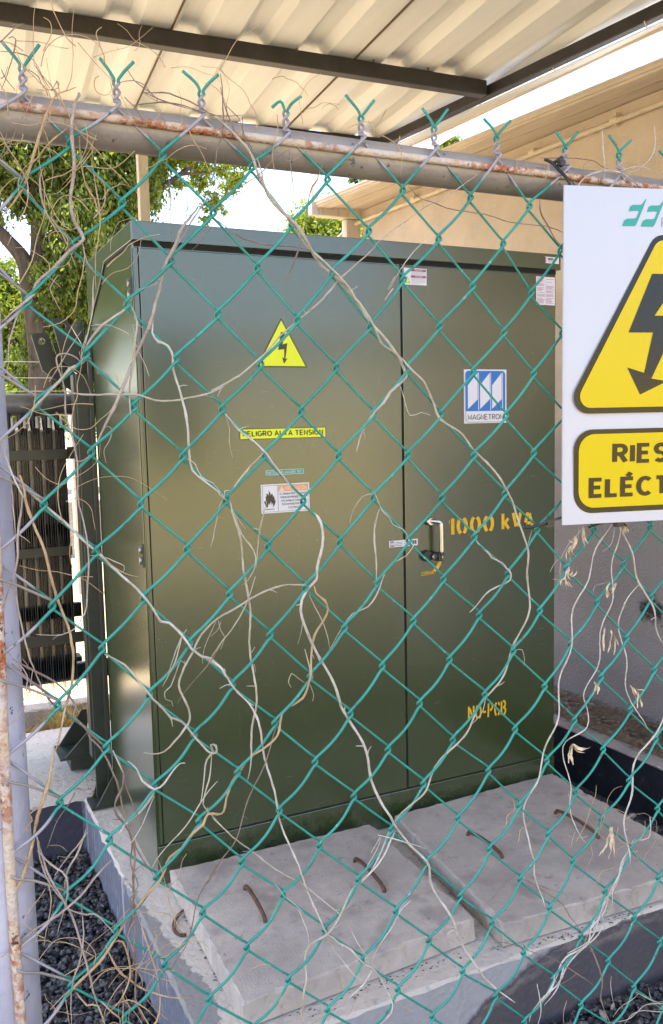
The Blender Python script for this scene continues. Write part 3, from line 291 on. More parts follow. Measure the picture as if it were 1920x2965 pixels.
M['postp']=node_mat('galvanised_post',(.46,.45,.53),.55,.1,col2=(.36,.35,.43),scale=10,bump=.2,bscale=60,extra=rail_extra)
def rust_extra(m,n,l,b,g):
    P=g.outputs['Position']
    a=noise(n,l,P,9,3,.5,.40,.56); c=noise(n,l,P,85,5,.65,.42,.56)
    overlay(n,l,b,mth(n,l,'MULTIPLY',a,c),(.33,.10,.03))
    overlay(n,l,b,mth(n,l,'MULTIPLY',a,noise(n,l,P,130,4,.6,.58,.64)),(.09,.022,.012))
M['rust']=node_mat('rusty_rod',(.50,.43,.40),.7,col2=(.56,.44,.32),scale=20,lo=.4,hi=.6,bump=.5,bscale=150,extra=rust_extra)
M['rebar']=node_mat('rusty_rebar',(.10,.05,.035),.85,col2=(.17,.09,.06),scale=60,bump=1,bscale=200)
def wire_extra(m,n,l,b,g):
    xyz=sep(n,l,g); P=g.outputs['Position']
    h=mth(n,l,'ADD',xyz[2],mth(n,l,'MULTIPLY',mth(n,l,'SUBTRACT',noise(n,l,P,25,3,.6),.5),.05))
    band=mth(n,l,'MULTIPLY',ramp(n,l,h,1.632,1.638),ramp(n,l,h,1.690,1.684))
    left=ramp(n,l,mth(n,l,'ADD',xyz[0],mth(n,l,'MULTIPLY',mth(n,l,'SUBTRACT',noise(n,l,P,12,3,.6),.5),.03)),.122,.114); left=mth(n,l,'MULTIPLY',left,mth(n,l,'GREATER_THAN',xyz[0],.06))
    f=mth(n,l,'MAXIMUM',mth(n,l,'MAXIMUM',band,left),noise(n,l,P,55,4,.7,.735,.745))
    overlay(n,l,b,f,(.30,.28,.32))
    overlay(n,l,b,noise(n,l,P,120,3,.6,.66,.72),(.25,.42,.36))
    overlay(n,l,b,noise(n,l,P,70,4,.6,.63,.70),(.05,.09,.065))
M['wire']=node_mat('green_pvc_wire',(.011,.185,.145),.36,col2=(.017,.27,.22),scale=14,lo=.3,hi=.7,spec=.5,extra=wire_extra)
M['galvwire']=node_mat('far_galvanised_wire',(.42,.42,.40),.45,.4)
for k,(a,b_) in dict(pale=((.52,.46,.37),(.33,.28,.21)),white=((.62,.57,.51),(.40,.34,.29)),tan=((.54,.37,.21),(.36,.24,.13)),pink=((.46,.37,.32),(.30,.23,.19)),brown=((.27,.20,.155),(.15,.105,.08))).items():
    M[k]=node_mat('dry_stem_'+k,a,.8,col2=b_,scale=60,lo=.35,hi=.7,bump=.5,bscale=400)
M['dryleaf']=node_mat('dry_leaf',(.66,.52,.36),.8,col2=(.40,.28,.17),scale=120,lo=.4,hi=.65)
def leafmat(name,c1,c2,tr=.5):
    m=bpy.data.materials.new(name); m.use_nodes=True; n=m.node_tree.nodes; l=m.node_tree.links
    b=n['Principled BSDF']; b.inputs['Roughness'].default_value=.5
    g=n.new('ShaderNodeNewGeometry'); mx=n.new('ShaderNodeMix'); mx.data_type='RGBA'; mx.inputs[6].default_value=(*c1,1); mx.inputs[7].default_value=(*c2,1)
    l.new(g.outputs['Random Per Island'],mx.inputs[0]); l.new(mx.outputs[2],b.inputs['Base Color'])
    t=n.new('ShaderNodeBsdfTranslucent'); m2=n.new('ShaderNodeMix'); m2.data_type='RGBA'; m2.blend_type='MULTIPLY'; m2.inputs[0].default_value=1; m2.inputs[7].default_value=(1.3,1.25,.5,1); l.new(mx.outputs[2],m2.inputs[6]); l.new(m2.outputs[2],t.inputs[0])
    s=n.new('ShaderNodeMixShader'); s.inputs[0].default_value=tr; l.new(b.outputs[0],s.inputs[1]); l.new(t.outputs[0],s.inputs[2]); l.new(s.outputs[0],n['Material Output'].inputs[0]); return m
M['leafd']=leafmat('leaf_dark',(.035,.065,.012),(.15,.20,.04),.5)
M['leafb']=leafmat('leaf_bright',(.10,.17,.02),(.24,.28,.04),.5)
M['grass']=leafmat('dry_grass',(.42,.28,.10),(.62,.47,.22),.3)
M['bark']=node_mat('bark',(.045,.034,.026),.95,col2=(.09,.068,.05),scale=6,stretch=(3,3,.6),bump=1,bscale=20)
def flat(name,c,r=.45,coat=0,**k): return node_mat(name,c,r,coat=coat,**k)
M['yellow']=flat('label_yellow',(.80,.86,.01),.4); M['ink']=flat('label_ink',(.03,.028,.02),.35)
M['lwhite']=flat('label_white',(.74,.73,.80),.4); M['orange']=flat('label_orange',(.78,.36,.10),.4)
M['lgreen']=flat('label_green',(.02,.26,.15),.4); M['blue']=flat('label_blue',(.02,.17,.55),.35); M['maroon']=flat('label_maroon',(.35,.05,.16),.45)
M['grey']=flat('label_grey',(.40,.38,.45),.45); M['stencil']=flat('stencil_yellow',(.80,.47,.015),.5,col2=(.70,.38,.01),scale=80)
M['signw']=node_mat('sign_white',(.45,.455,.51),.30,coat=.3,bump=.02,bscale=8); M['signy']=node_mat('sign_yellow',(.56,.41,.0002),.22,coat=0,spec=.3,bump=.03,bscale=10)
M['signk']=node_mat('sign_black',(.014,.009,.006),.14,coat=0,spec=.38,bump=.05,bscale=70); M['signg']=flat('sign_green',(.02,.26,.21),.3); M['signgrey']=flat('sign_grey_ink',(.22,.22,.25),.4)
M['tie']=flat('cable_tie_black',(.02,.02,.022),.4)
# ---------------- ground, pad and kerbs ----------------
g=MB(); g.add([(-400,-400,-.26),(400,-400,-.26),(400,400,-.26),(-400,400,-.26)],[(0,1,2,3)])
tag(build(g,'ground',M['ground']),kind='structure')
# raised sunlit yard behind the curb (its own sheet of earth)
g=MB()
nx,ny=60,40
vs=[];fs=[]
for j in range(ny+1):
    for i in range(nx+1):
        x=-12+i*30/nx; y=4.22+(j/ny)**1.6*40
        vs.append((x,y,-.02+.03*math.sin(x*1.7+y)+.02*rng.random()-(.0 if y<20 else .0)))
for j in range(ny):
    for i in range(nx): a=j*(nx+1)+i; fs.append((a,a+1,a+nx+2,a+nx+1))
g.add(vs,fs,True); tag(build(g,'yard_ground',M['ground']),kind='structure')
g=MB(); g.add([(-2.5,.7,-.215),(3,.7,-.215),(3,4.3,-.215),(-2.5,4.3,-.215)],[(0,1,2,3)])
tag(build(g,'gravel_bed',M['gravelbase']),kind='structure')
g=MB(); g.add([(-40,-3.4,-.252),(40,-3.4,-.252),(40,.72,-.252),(-40,.72,-.252)],[(0,1,2,3)])
tag(build(g,'dark_reflection_strip',node_mat('dark_strip_surface',(.022,.022,.024),.95,col2=(.04,.036,.032),scale=6,bump=.6,bscale=150)),kind='structure')  # unseen dark strip added so the lower doors reflect dark ground
# concrete pad with ragged arrises
def ragged(poly,z1,z0,step=.03,amp=.003,inset=.006,seed=1):
    r=random.Random(seed); P=[]
    n=len(poly)
    for i in range(n):
        a=Vector(poly[i]);b=Vector(poly[(i+1)%n]); k=max(1,int((b-a).length/step))
        for j in range(k): P.append(a.lerp(b,j/k))
    m=len(P); out=[];top=[];low=[]
    for i,p in enumerate(P):
        t=(P[(i+1)%m]-P[i-1]).normalized(); nrm=Vector((-t.y,t.x))   # inward for CCW
        e=r.gauss(0,1)*amp; chip=inset*(.5+r.random()*.9)+(inset*2*r.random() if r.random()<.08 else 0)
        out.append((p.x+nrm.x*e,p.y+nrm.y*e,z1-chip)); q=p+nrm*(abs(e)+chip); top.append((q.x,q.y,z1)); low.append((p.x,p.y,z0))
    mb=MB(); mb.add(top+out+low,[tuple(range(m))]+[(i,m+i,m+(i+1)%m,(i+1)%m) for i in range(m)]+[(m+i,2*m+i,2*m+(i+1)%m,m+(i+1)%m) for i in range(m)]+[tuple(range(2*m,3*m))[::-1]])
    for k in range(len(mb.f)):
        mb.f[k]=tuple(mb.f[k])
    return mb
padpoly=[(.473,1.612),(1.985,1.612),(1.985,3.055),(2.02,3.055),(2.02,3.86),(-1.2,3.86),(-1.2,3.055),(.473,3.055)]
pad=build(ragged(padpoly,0,-.34,amp=.0015,inset=.006,seed=3),'concrete_pad',M['pad'])
tag(pad,kind='structure')
# right-hand trench kerb: black painted inner face, bare top
t=thing('kerb_wall','low black-painted trench wall with a bare concrete top running along the right edge','kerb',(2.40,2.6,0))
g=MB(); g.prism([(2.36,4.1,-.003),(2.475,.8,-.003),(2.545,.8,-.003),(2.43,4.1,-.003)],(0,0,-.33)); build(g,'wall_face',M['tar'],t)
g=MB()
pl=ragged([(2.474,.8),(2.555,.8),(2.44,4.1),(2.359,4.1)],.006,-.002,amp=.002,inset=.003,seed=8); build(pl,'coping',M['kerbtop'],t)
g=MB(); vs=[];fs=[]
for j in range(61):
    for i in range(9):
        y=.8+j*4.4/60; x0=2.52-(y-.8)*.035; x=x0+i*.075; vs.append((x,y,-.012+.012*math.sin(i*1.3)+.012*rng.random()+.004*i))
for j in range(60):
    for i in range(8): a=j*9+i; fs.append((a,a+1,a+10,a+9))
g.add(vs,fs,True); tag(build(g,'dirt_strip',M['dirt']),kind='structure')
# rear curb and soil strip
t=MB(); t.add([(-1.5,3.86,-.06),(2.3,3.86,-.06),(2.3,4.06,-.06),(-1.5,4.06,-.06)],[(0,1,2,3)]); tag(build(t,'soil_strip',M['dirt']),kind='structure')
t=ragged([(-1.5,4.02),(2.3,4.02),(2.3,4.17),(-1.5,4.17)],.045,-.2,amp=.002,inset=.005,seed=5); tag(build(t,'rear_curb',M['kerbtop']),'sunlit concrete curb behind the pad with dry grass leaning on it','curb')
# ---------------- gravel ----------------
ico=[]
ph=(1+5**.5)/2
IV=np.array([(-1,ph,0),(1,ph,0),(-1,-ph,0),(1,-ph,0),(0,-1,ph),(0,1,ph),(0,-1,-ph),(0,1,-ph),(ph,0,-1),(ph,0,1),(-ph,0,-1),(-ph,0,1)],float)/1.9
IF=np.array([(0,11,5),(0,5,1),(0,1,7),(0,7,10),(0,10,11),(1,5,9),(5,11,4),(11,10,2),(10,7,6),(7,1,8),(3,9,4),(3,4,2),(3,2,6),(3,6,8),(3,8,9),(4,9,5),(2,4,11),(6,2,10),(8,6,7),(9,8,1)])
def stones(areas,sz):
    V=[]
    for (x0,x1,y0,y1,z,dens,dz) in areas:
        n=int((x1-x0)*(y1-y0)*dens)
        for k in range(n):
            s=sz*(.45+nr.rand()**1.5*1.1); q=IV*(1+nr.uniform(-.42,.35,(12,1)))*s*np.array([1.15,.7+.35*nr.rand(),.45+.4*nr.rand()])
            a=nr.rand(3)*6.28; ca,sa,cb,sb=math.cos(a[0]),math.sin(a[0]),math.cos(a[1]),math.sin(a[1])
            Rz=np.array([[ca,-sa,0],[sa,ca,0],[0,0,1]]); Rx=np.array([[1,0,0],[0,cb,-sb],[0,sb,cb]])
            q=q@Rz.T@Rx.T+np.array([nr.uniform(x0,x1),nr.uniform(y0,y1),z+dz*nr.rand()]); V.append(q[IF.ravel()])
    return np.concatenate(V)
gv=stones([(.02,.468,1.45,3.05,-.212,9500,.03),(-.6,.02,1.3,3.05,-.215,900,.02),(-.4,.47,.8,1.45,-.212,2500,.02),(.47,2.45,1.25,1.605,-.216,8500,.028),(.47,2.4,.85,1.25,-.216,1500,.02),(1.99,2.36,1.6,3.0,-.216,8000,.03),(2.0,2.34,3.0,4.0,-.216,1500,.02)],.0095)
tag(numesh('black_gravel',gv,3,M['stone']),kind='stuff')
tag(numesh('pebbles',stones([(2.0,2.36,1.6,3.0,-.20,120,.02),(.9,2.3,1.3,1.6,-.198,90,.02),(2.52,2.70,1.7,3.4,.002,90,.008)],.012),3,node_mat('pale_pebble',(.22,.19,.17),.85,col2=(.34,.30,.26),scale=40)),kind='stuff')
# leaf litter on the dirt strip
gv=[]
for k in range(2600):
    y=nr.uniform(1.6,3.6); x=2.49-(y-.8)*.033+nr.uniform(0.03,.42) ; s=nr.uniform(.006,.016); a=nr.rand()*6.28; c=np.array([x,y,.012+nr.rand()*.012])
    u=np.array([math.cos(a),math.sin(a),nr.uniform(-.3,.3)])*s; v=np.array([-math.sin(a),math.cos(a),nr.uniform(-.4,.4)])*s*.5
    gv.append(np.array([c-u,c-v,c+u,c+v]))
tag(numesh('leaf_litter',np.concatenate(gv),4,M['dryleaf2'] if 'dryleaf2' in M else node_mat('litter_leaf',(.26,.19,.12),.9,col2=(.12,.08,.05),scale=70)),kind='stuff')
def crumbs(lines,n,sz,z):
    V=[]
    for (a,b) in lines:
        for k in range(int(n*math.dist(a,b))):
            t=(nr.rand()*.5+.5*round(nr.rand()*5+nr.normal()*.35)/5)%1; g_=abs(nr.normal())*.016; dx,dy=b[0]-a[0],b[1]-a[1]; L_=math.hypot(dx,dy)
            c=np.array([a[0]+dx*t+dy/L_*g_,a[1]+dy*t-dx/L_*g_,z+.001]); q=IV*(1+nr.uniform(-.3,.3,(12,1)))*sz*nr.uniform(.3,1.2)*np.array([1+nr.rand()*1.5,1,.5])
            V.append((q+c)[IF.ravel()])
    return np.concatenate(V)
cr=crumbs([((.568,1.668),(1.196,1.705)),((1.20,1.71),(1.213,2.29)),((1.24,1.650),(1.925,1.614)),((1.236,1.656),(1.30,2.3)),((.56,1.68),(.578,2.3)),((.60,3.4),(.50,3.0)),((1.2,1.70),(1.26,1.64)),((1.28,1.645),(1.5,1.632))],110,.0019,0)
tag(numesh('debris',cr,3,node_mat('debris',(.07,.055,.045),.95)),kind='stuff')
# dry grass
def blades(n,x0,x1,y0,y1,z,h,lean,w=.0022):
    V=[]
    for k in range(n):
        b=np.array([nr.uniform(x0,x1),nr.uniform(y0,y1),z]); hh=h*nr.uniform(.4,1.1); d=np.array([nr.normal()*lean,nr.normal()*lean-.2*lean,1.]); d/=np.linalg.norm(d); a=nr.rand()*3.14; s=np.array([math.cos(a),math.sin(a),0])*w
        m=b+d*hh*.55; d2=d+np.array([nr.normal()*.35,nr.normal()*.35,-.35]); t=m+d2*hh*.45
        V+= [b-s,b+s,m+s*.8,m-s*.8, m-s*.8,m+s*.8,t+s*.2,t-s*.2]
    return np.array(V)
gr=np.concatenate([blades(900,.50,1.0,3.93,4.02,-.06,.17,.55),blades(120,.36,.5,3.9,4.02,-.06,.10,.5),blades(5000,-1.5,2.6,4.3,6.6,-.03,.09,.6,.003),blades(200,.3,.9,3.92,4.0,-.06,.10,1.0)])
tag(numesh('dry_grass',gr,4,M['grass']),kind='stuff')
# ---------------- slabs ----------------
def slab(label,poly,bars,seed,hook=None):
    cx=sum(p[0] for p in poly)/4; cy=sum(p[1] for p in poly)/4
    r=thing('concrete_slab',label,'slab',(cx,cy,.002),'precast cover slabs on the pad')
    build(ragged(poly,.062,.004,step=.02,amp=.0028,inset=.0035,seed=seed),'slab_body',M['slab'],r)
    for (a,b) in bars:
        a=Vector((*a,.062));b=Vector((*b,.062)); d=b-a
        m=MB(); pts=[a-Vector((0,0,.03)),a+Vector((0,0,.004))+d*.02,a+d*.12+Vector((0,0,.016)),a+d*.5+Vector((0,0,.020)),a+d*.88+Vector((0,0,.014)),b+Vector((0,0,.004)),b-Vector((0,0,.03))]
        m.tube(pts,.0055,7,4); build(m,'rebar_handle',M['rebar'],r)
    if hook: m=MB(); m.tube(hook,.0045,7,5); build(m,'rebar_handle',M['rebar'],r)
    return r
slab('left cover slab with two rusty rebar handles in front of the left cabinet door',[(.568,1.674),(1.196,1.711),(1.209,2.289),(.583,2.307)],[((.732,2.112),(.724,1.941)),((1.059,2.105),(1.055,1.924))],11,
  hook=[(.60,2.19,.02),(.585,2.18,.012),(.55,2.15,.007),(.535,2.11,.006),(.540,2.08,.006),(.556,2.07,.006)])
slab('right cover slab with two rusty rebar handles in front of the right cabinet door',[(1.24,1.656),(1.925,1.62),(1.958,2.33),(1.303,2.305)],[((1.43,2.085),(1.437,1.925)),((1.754,2.075),(1.757,1.886))],14)
# ---------------- transformer cabinet ----------------
T=thing('pad_transformer','olive green two-door transformer cabinet standing on the concrete pad','transformer',(1.27,2.66,0))
XL,XR,YB,YF_=.562,1.982,2.97,2.353
m=MB(); m.prism([(XL,YF_,0),(XL,YF_,1.80),(XL,YB,1.80),(XL,YB,0)],(XR-XL,0,0)); build(m,'cabinet_body',M['green'],T,.004)
m=MB()
m.prism([(XL-.0035,YF_-.008,1.842),(XL-.0035,YB+.02,1.842),(XL-.0035,YB+.02,1.655),(XL-.0035,2.935,1.668),(XL-.0035,2.775,1.748),(XL-.0035,2.706,1.797),(XL-.0035,YF_-.008,1.791)],(.004,0,0))
m.box(XL-.0015,XR+.012,YF_-.012,YB+.02,1.791,1.842)
build(m,'lid',M['green'],T,.003)
m=MB(); m.prism([(XL-.0030,YB,1.640),(XL-.0030,2.932,1.660),(XL-.0030,2.770,1.7405),(XL-.0030,2.703,1.7895),(XL-.0030,2.347,1.7835),(XL-.0030,2.347,1.7915),(XL-.0030,2.706,1.7975),(XL-.0030,2.7755,1.7485),(XL-.0030,2.9355,1.6685),(XL-.0030,YB,1.654)],(.0027,0,0)); m.box(XL+.004,XR,YF_-.0012,YF_,1.777,1.7905); build(m,'lid_gap',M['black'],T)
def door(x0,x1,z0,z1,name='door'):
    m=MB(); m.box(x0,x1,YF_-.0045,YF_-.0002,z0,z1); return build(m,name,M['green'],T,.0022,3)
dl=door(.578,1.3775,.119,1.774); dr=door(1.3845,1.979,.119,1.774)
m=MB(); m.box(1.3775,1.3845,YF_-.0008,YF_,.119,1.776); m.box(.5755,.578,YF_-.0008,YF_,.119,1.776); m.box(.566,XR-.002,YF_-.0008,YF_,.1145,.119); build(m,'door_gap',M['black'],T)
m=MB(); m.box(XL-.001,XR,YF_-.005,YF_-.0003,.004,.1145); build(m,'sill',M['green'],T,.002)
m=MB(); m.box(.5665,.5755,YF_-.0035,YF_-.0002,.119,1.774); m.box(XL-.0025,XL+.0005,YF_+.002,YF_+.016,.02,1.774); build(m,'corner_trim',M['green'],T,.0012)
for z in (.948,1.667):
    m=MB(); m.box(XL-.0075,XL-.0005,YF_+.004,YF_+.030,z-.032,z+.032); h=build(m,'hinge',M['greend'],T,.001)
    m=MB(); m.tube([(XL-.010,YF_+.014,z-.024),(XL-.010,YF_+.014,z-.004)],.005,8); m.tube([(XL-.010,YF_+.014,z+.006),(XL-.010,YF_+.014,z+.024)],.005,8); h2=build(m,'hinge_pin',M['hinge'],T)
# door handle
yy=YF_-.0045
m=MB(); m.tube([(1.468,yy,.982),(1.468,yy-.020,.983)],[.013,.011],14)
hb=build(m,'door_handle',M['stainless'],T)
m=MB(); m.tube([(1.470,yy-.012,.984),(1.478,yy-.026,.984),(1.494,yy-.032,.978),(1.4965,yy-.034,.962),(1.4975,yy-.034,.875)],[.008]*5,12,5); hb2=build(m,'handle_grip',M['stainless'],T)
m=MB(); m.tube([(1.457,yy,.873),(1.457,yy-.018,.873)],[.019,.016],16); m.tube([(1.470,yy-.018,.871),(1.485,yy-.028,.871)],.011,12); m.box(1.484,1.500,yy-.036,yy-.012,.856,.884); build(m,'lock',M['greend'],T,.001)
m=MB(); m.tube([(1.472,yy-.024,.871),(1.474,yy-.031,.871)],.008,14); m.tube([(1.4965,yy-.037,.882),(1.4985,yy-.037,.850)],.0016,6); build(m,'lock_barrel',M['stainless'],T)
# ---- labels ----
def _e(cx,cy,rx,ry,a0,a1,n=9): return [(cx+rx*math.cos(rad(a0+(a1-a0)*i/n)),cy+ry*math.sin(rad(a0+(a1-a0)*i/n))) for i in range(n+1)]
GL={'A':(.62,[[(0,0),(.31,1),(.62,0)],[(.10,.30),(.52,.30)]]),'B':(.52,[[(0,0),(0,1),(.28,1)]+_e(.28,.76,.22,.24,90,-90)+[(0,.52)],[(.28,.52)]+_e(.28,.26,.24,.26,90,-90)+[(0,0)]]),
'C':(.58,[_e(.32,.5,.32,.5,48,312,14)]),'D':(.56,[[(0,0),(0,1),(.22,1)]+_e(.22,.5,.34,.5,90,-90,12)+[(0,0)]]),'E':(.48,[[(.48,1),(0,1),(0,0),(.48,0)],[(0,.52),(.42,.52)]]),
'F':(.46,[[(.46,1),(0,1),(0,0)],[(0,.50),(.38,.50)]]),'G':(.62,[_e(.33,.5,.33,.5,50,345,15)+[(.62,.44),(.36,.44)]]),'H':(.54,[[(0,0),(0,1)],[(.54,0),(.54,1)],[(0,.5),(.54,.5)]]),
'I':(.0,[[(0,0),(0,1)]]),'K':(.5,[[(0,0),(0,1)],[(.5,1),(0,.38)],[(.14,.55),(.52,0)]]),'k':(.42,[[(0,0),(0,1)],[(.38,.68),(0,.30)],[(.12,.42),(.42,0)]]),'L':(.44,[[(0,1),(0,0),(.44,0)]]),
'M':(.66,[[(0,0),(0,1),(.33,.12),(.66,1),(.66,0)]]),'N':(.54,[[(0,0),(0,1),(.54,0),(.54,1)]]),'O':(.66,[_e(.33,.5,.33,.5,90,450,20)]),'P':(.48,[[(0,0),(0,1),(.26,1)]+_e(.26,.73,.22,.27,90,-90)+[(0,.46)]]),
'Q':(.66,[_e(.33,.5,.33,.5,90,450,20),[(.42,.22),(.66,-.05)]]),'R':(.52,[[(0,0),(0,1),(.28,1)]+_e(.28,.74,.22,.26,90,-90)+[(0,.48)],[(.26,.48),(.52,0)]]),
'S':(.50,[_e(.26,.745,.24,.255,35,270,10)+_e(.25,.245,.25,.245,88,-145,10)]),'T':(.54,[[(0,1),(.54,1)],[(.27,1),(.27,0)]]),'U':(.54,[[(0,1),(0,.28)]+_e(.27,.28,.27,.28,180,360,10)+[(.54,1)]]),
'V':(.58,[[(0,1),(.29,0),(.58,1)]]),'0':(.46,[_e(.23,.5,.23,.5,90,450,18)]),'1':(.20,[[(0,.78),(.20,1),(.20,0)]]),'4':(.46,[[(.34,0),(.34,1),(0,.32),(.46,.32)]]),'5':(.44,[[(.42,1),(.06,1),(.02,.54)]+_e(.22,.31,.22,.30,120,-150,10)]),
':':(.0,[[(0,.02),(0,.12)],[(0,.6),(0,.7)]]),'-':(.28,[[(0,.42),(.28,.42)]]),'\u00b0':(.14,[_e(.07,.88,.07,.10,0,360,8)]),
'[0':(.46,[_e(.23,.5,.23,.5,112,248,9),_e(.23,.5,.23,.5,-68,68,9)]),'[O':(.50,[_e(.25,.5,.25,.5,112,248,9),_e(.25,.5,.25,.5,-68,68,9)]),'[1':(.20,[[(0,.80),(.03,.80)],[(.20,1),(.20,0)]]),
'[C':(.44,[_e(.25,.5,.25,.5,112,248,9),_e(.25,.5,.25,.5,30,68,3),_e(.25,.5,.25,.5,-68,-30,3)]),'[P':(.44,[[(0,0),(0,1)],[(.16,1)]+_e(.2,.75,.22,.25,90,-90)+[(.16,.5)]]),'[B':(.46,[[(0,0),(0,1)],[(.16,1)]+_e(.2,.76,.2,.24,90,-90)+[(.16,.52)],[(.2,.52)]+_e(.2,.26,.24,.26,90,-90)+[(.16,0)]]),
'[N':(.50,[[(0,0),(0,1)],[(.12,.84),(.38,.16)],[(.50,0),(.50,1)]]),'[V':(.50,[[(0,1),(.20,.1)],[(.33,.1),(.52,1)]]),'[A':(.54,[[(0,0),(.22,.96)],[(.34,.9),(.56,0)],[(.2,.26),(.38,.26)]]),'[k':(.40,[[(0,0),(0,1)],[(.36,.68),(.14,.38),(.40,0)]])}
ACC={'\u00c9':'E','\u00cd':'I','\u00d3':'O'}
def ribbon(mb,pts,t,tf,dy):
    P=[Vector(p) for p in pts]; P=[p for i,p in enumerate(P) if i==0 or (p-P[i-1]).length>1e-4]; n=len(P); L=[];Rr=[]
    closed=(P[0]-P[-1]).length<1e-6
    for i in range(n):
        if closed: a=P[i-1] if i>0 else P[-2]; b=P[i+1] if i<n-1 else P[1]; d1=(P[i]-a).normalized(); d2=(b-P[i]).normalized()
        else: d1=(P[i]-P[i-1]).normalized() if i>0 else None; d2=(P[i+1]-P[i]).normalized() if i<n-1 else None
        d1=d1 or d2; d2=d2 or d1
        m=(d1+d2); m=m.normalized() if m.length>1e-3 else d2; nn=Vector((-m.y,m.x)); k=t/2/max(.45,nn.dot(Vector((-d2.y,d2.x))))
        L.append(P[i]+nn*k); Rr.append(P[i]-nn*k)
    V=[tf(p.x,p.y,dy) for p in L+Rr]; mb.add(V,[(i,n+i,n+i+1,i+1) for i in range(n-1)])
def text(name,body,mat,parent,x0,z0,w,h,y,bold=.18,ang=0,frame=None,stencil=False,gap=.12):
    t=bold; acc=any(c in ACC for c in body); H=1+t+(.34 if acc else 0); X=t/2; items=[]; ns=0
    for c in body:
        if c==' ': X+=.34; continue
        b=ACC.get(c,c); key='['+b if stencil and '['+b in GL else b; gw,st=GL[key]
        for q in st: items.append([(X+p[0],t/2+p[1]) for p in q])
        if c in ACC: items.append([(X+gw/2-.02,1+t+.02),(X+gw/2+.14,1+t+.24)])
        X+=gw+t+gap
    W=X-gap-t/2; sx,sz=w/W,h/H; ca,sa=math.cos(ang),math.sin(ang); mb=MB(); sgn=1 if frame else -1
    def tf(px_,pz,dy):
        a,b=px_*sx,pz*sz; A=x0+a*ca-b*sa; Bz=z0+a*sa+b*ca
        return frame(A,Bz,y+dy) if frame else (A,y-dy,Bz)
    for k,q in enumerate(items): ribbon(mb,q,t,tf,(k%3)*.00005)
    return build(mb,name,mat,parent)
def plate(name,mat,parent,x0,x1,z0,z1,y,th=.0004):
    m=MB(); m.box(x0,x1,y,y+th,z0,z1); return build(m,name,mat,parent)
def poly(name,mat,parent,pts,y,frame=None,th=None):
    mb=MB()
    if frame: mb.add([frame(x,z,y) for x,z in pts],[tuple(range(len(pts)))])
    else: mb.prism([(x,y,z) for x,z in pts],(0,.0003,0))
    return build(mb,name,mat,parent)
y1=yy-.0006; y2=y1-.0004; y3=y2-.0004; y4=y3-.0004
# yellow lightning triangle
a=poly('warning_triangle',M['ink'],T,[(.901,1.463),(1.060,1.463),(.981,1.603)],y1); a['label']='yellow lightning warning triangle'
poly('triangle_field',M['yellow'],a,[(.907,1.4665),(1.054,1.4665),(.981,1.596)],y2)
poly('lightning_bolt',M['ink'],a,[(.979,1.563),(.992,1.563),(.983,1.528),(.998,1.532),(.991,1.487),(.998,1.489),(.986,1.473),(.981,1.491),(.987,1.489),(.988,1.515),(.969,1.512)],y3)
# PELIGRO strip
a=plate('danger_strip',M['ink'],T,.844,1.115,1.258,1.289,y1); plate('strip_field',M['yellow'],a,.846,1.113,1.260,1.287,y2)
text('lettering','PELIGRO ALTA TENSI\u00d3N',M['ink'],a,.853,1.2665,.253,.0205,y3,.22,gap=.06)
a=plate('flash_point_strip',M['lgreen'],T,.918,1.0415,1.152,1.170,y1)
m=MB(); 
for q in((.9195,1.040,1.1535,1.1548),(.9195,1.040,1.1673,1.1686),(.9195,.9207,1.1535,1.1686),(1.0388,1.040,1.1535,1.1686)): m.box(q[0],q[1],y2,y2+.0003,q[2],q[3])
build(m,'strip_border',M['lwhite'],a); text('lettering','PUNTO DE INFLAMACI\u00d3N: 145\u00b0C',M['lwhite'],a,.9225,1.1565,.1145,.0110,y2,.16)
# caution label
a=plate('caution_label',M['lwhite'],T,.9035,1.0565,1.043,1.127,y1)
m=MB()
for q in((.908,1.0525,1.0465,1.0473),(.908,1.0525,1.1228,1.1236),(.908,.9088,1.0465,1.1236),(1.0517,1.0525,1.0465,1.1236),(.9555,.9565,1.0465,1.1236)): m.box(q[0],q[1],y2,y2+.0003,q[2],q[3])
build(m,'label_border',M['ink'],a); plate('caution_band',M['orange'],a,.958,1.0512,1.1045,1.122,y2)
poly('caution_triangle',M['lwhite'],a,[(.9605,1.106),(.9765,1.106),(.9685,1.1205)],y3); poly('exclamation_mark',M['orange'],a,[(.9677,1.1085),(.9693,1.1085),(.9697,1.1165),(.9673,1.1165)],y4)
text('lettering','PRECAUCI\u00d3N',M['lwhite'],a,.980,1.1075,.068,.0135,y3,.13)
for i,(tx,ww) in enumerate((('EL L\u00cdQUIDO PROPORCIONADO',.086),('PUEDE DESPRENDER GASES',.082),('INFLAMABLES CUANDO SE',.077),('DESCOMPONE POR ARCO',.072),('EL\u00c9CTRICO',.032))):
    text('lettering',tx,M['ink'],a,1.0045-ww/2,1.0945-.0102*i,ww,.0078 if ('\u00c9' in tx or '\u00cd' in tx) else .0062,y3,.17)
fl=[(.922,1.0585),(.917,1.064),(.9135,1.072),(.912,1.080),(.917,1.0775),(.9185,1.089),(.9155,1.088),(.921,1.095),(.918,1.100),(.925,1.099),(.927,1.094),(.9275,1.105),(.9265,1.111),(.933,1.100),(.9335,1.094),(.937,1.101),(.9405,1.094),(.940,1.086),(.9425,1.094),(.9455,1.086),(.9445,1.079),(.9485,1.082),(.947,1.072),(.9435,1.064),(.938,1.0585),(.9405,1.065),(.9385,1.073),(.936,1.0655),(.9335,1.078),(.931,1.071),(.9295,1.066),(.9275,1.073),(.9245,1.067)]
poly('flame_symbol',M['ink'],a,fl,y2); plate('flame_bar',M['ink'],a,.916,.9445,1.0535,1.0555,y2,.0003)
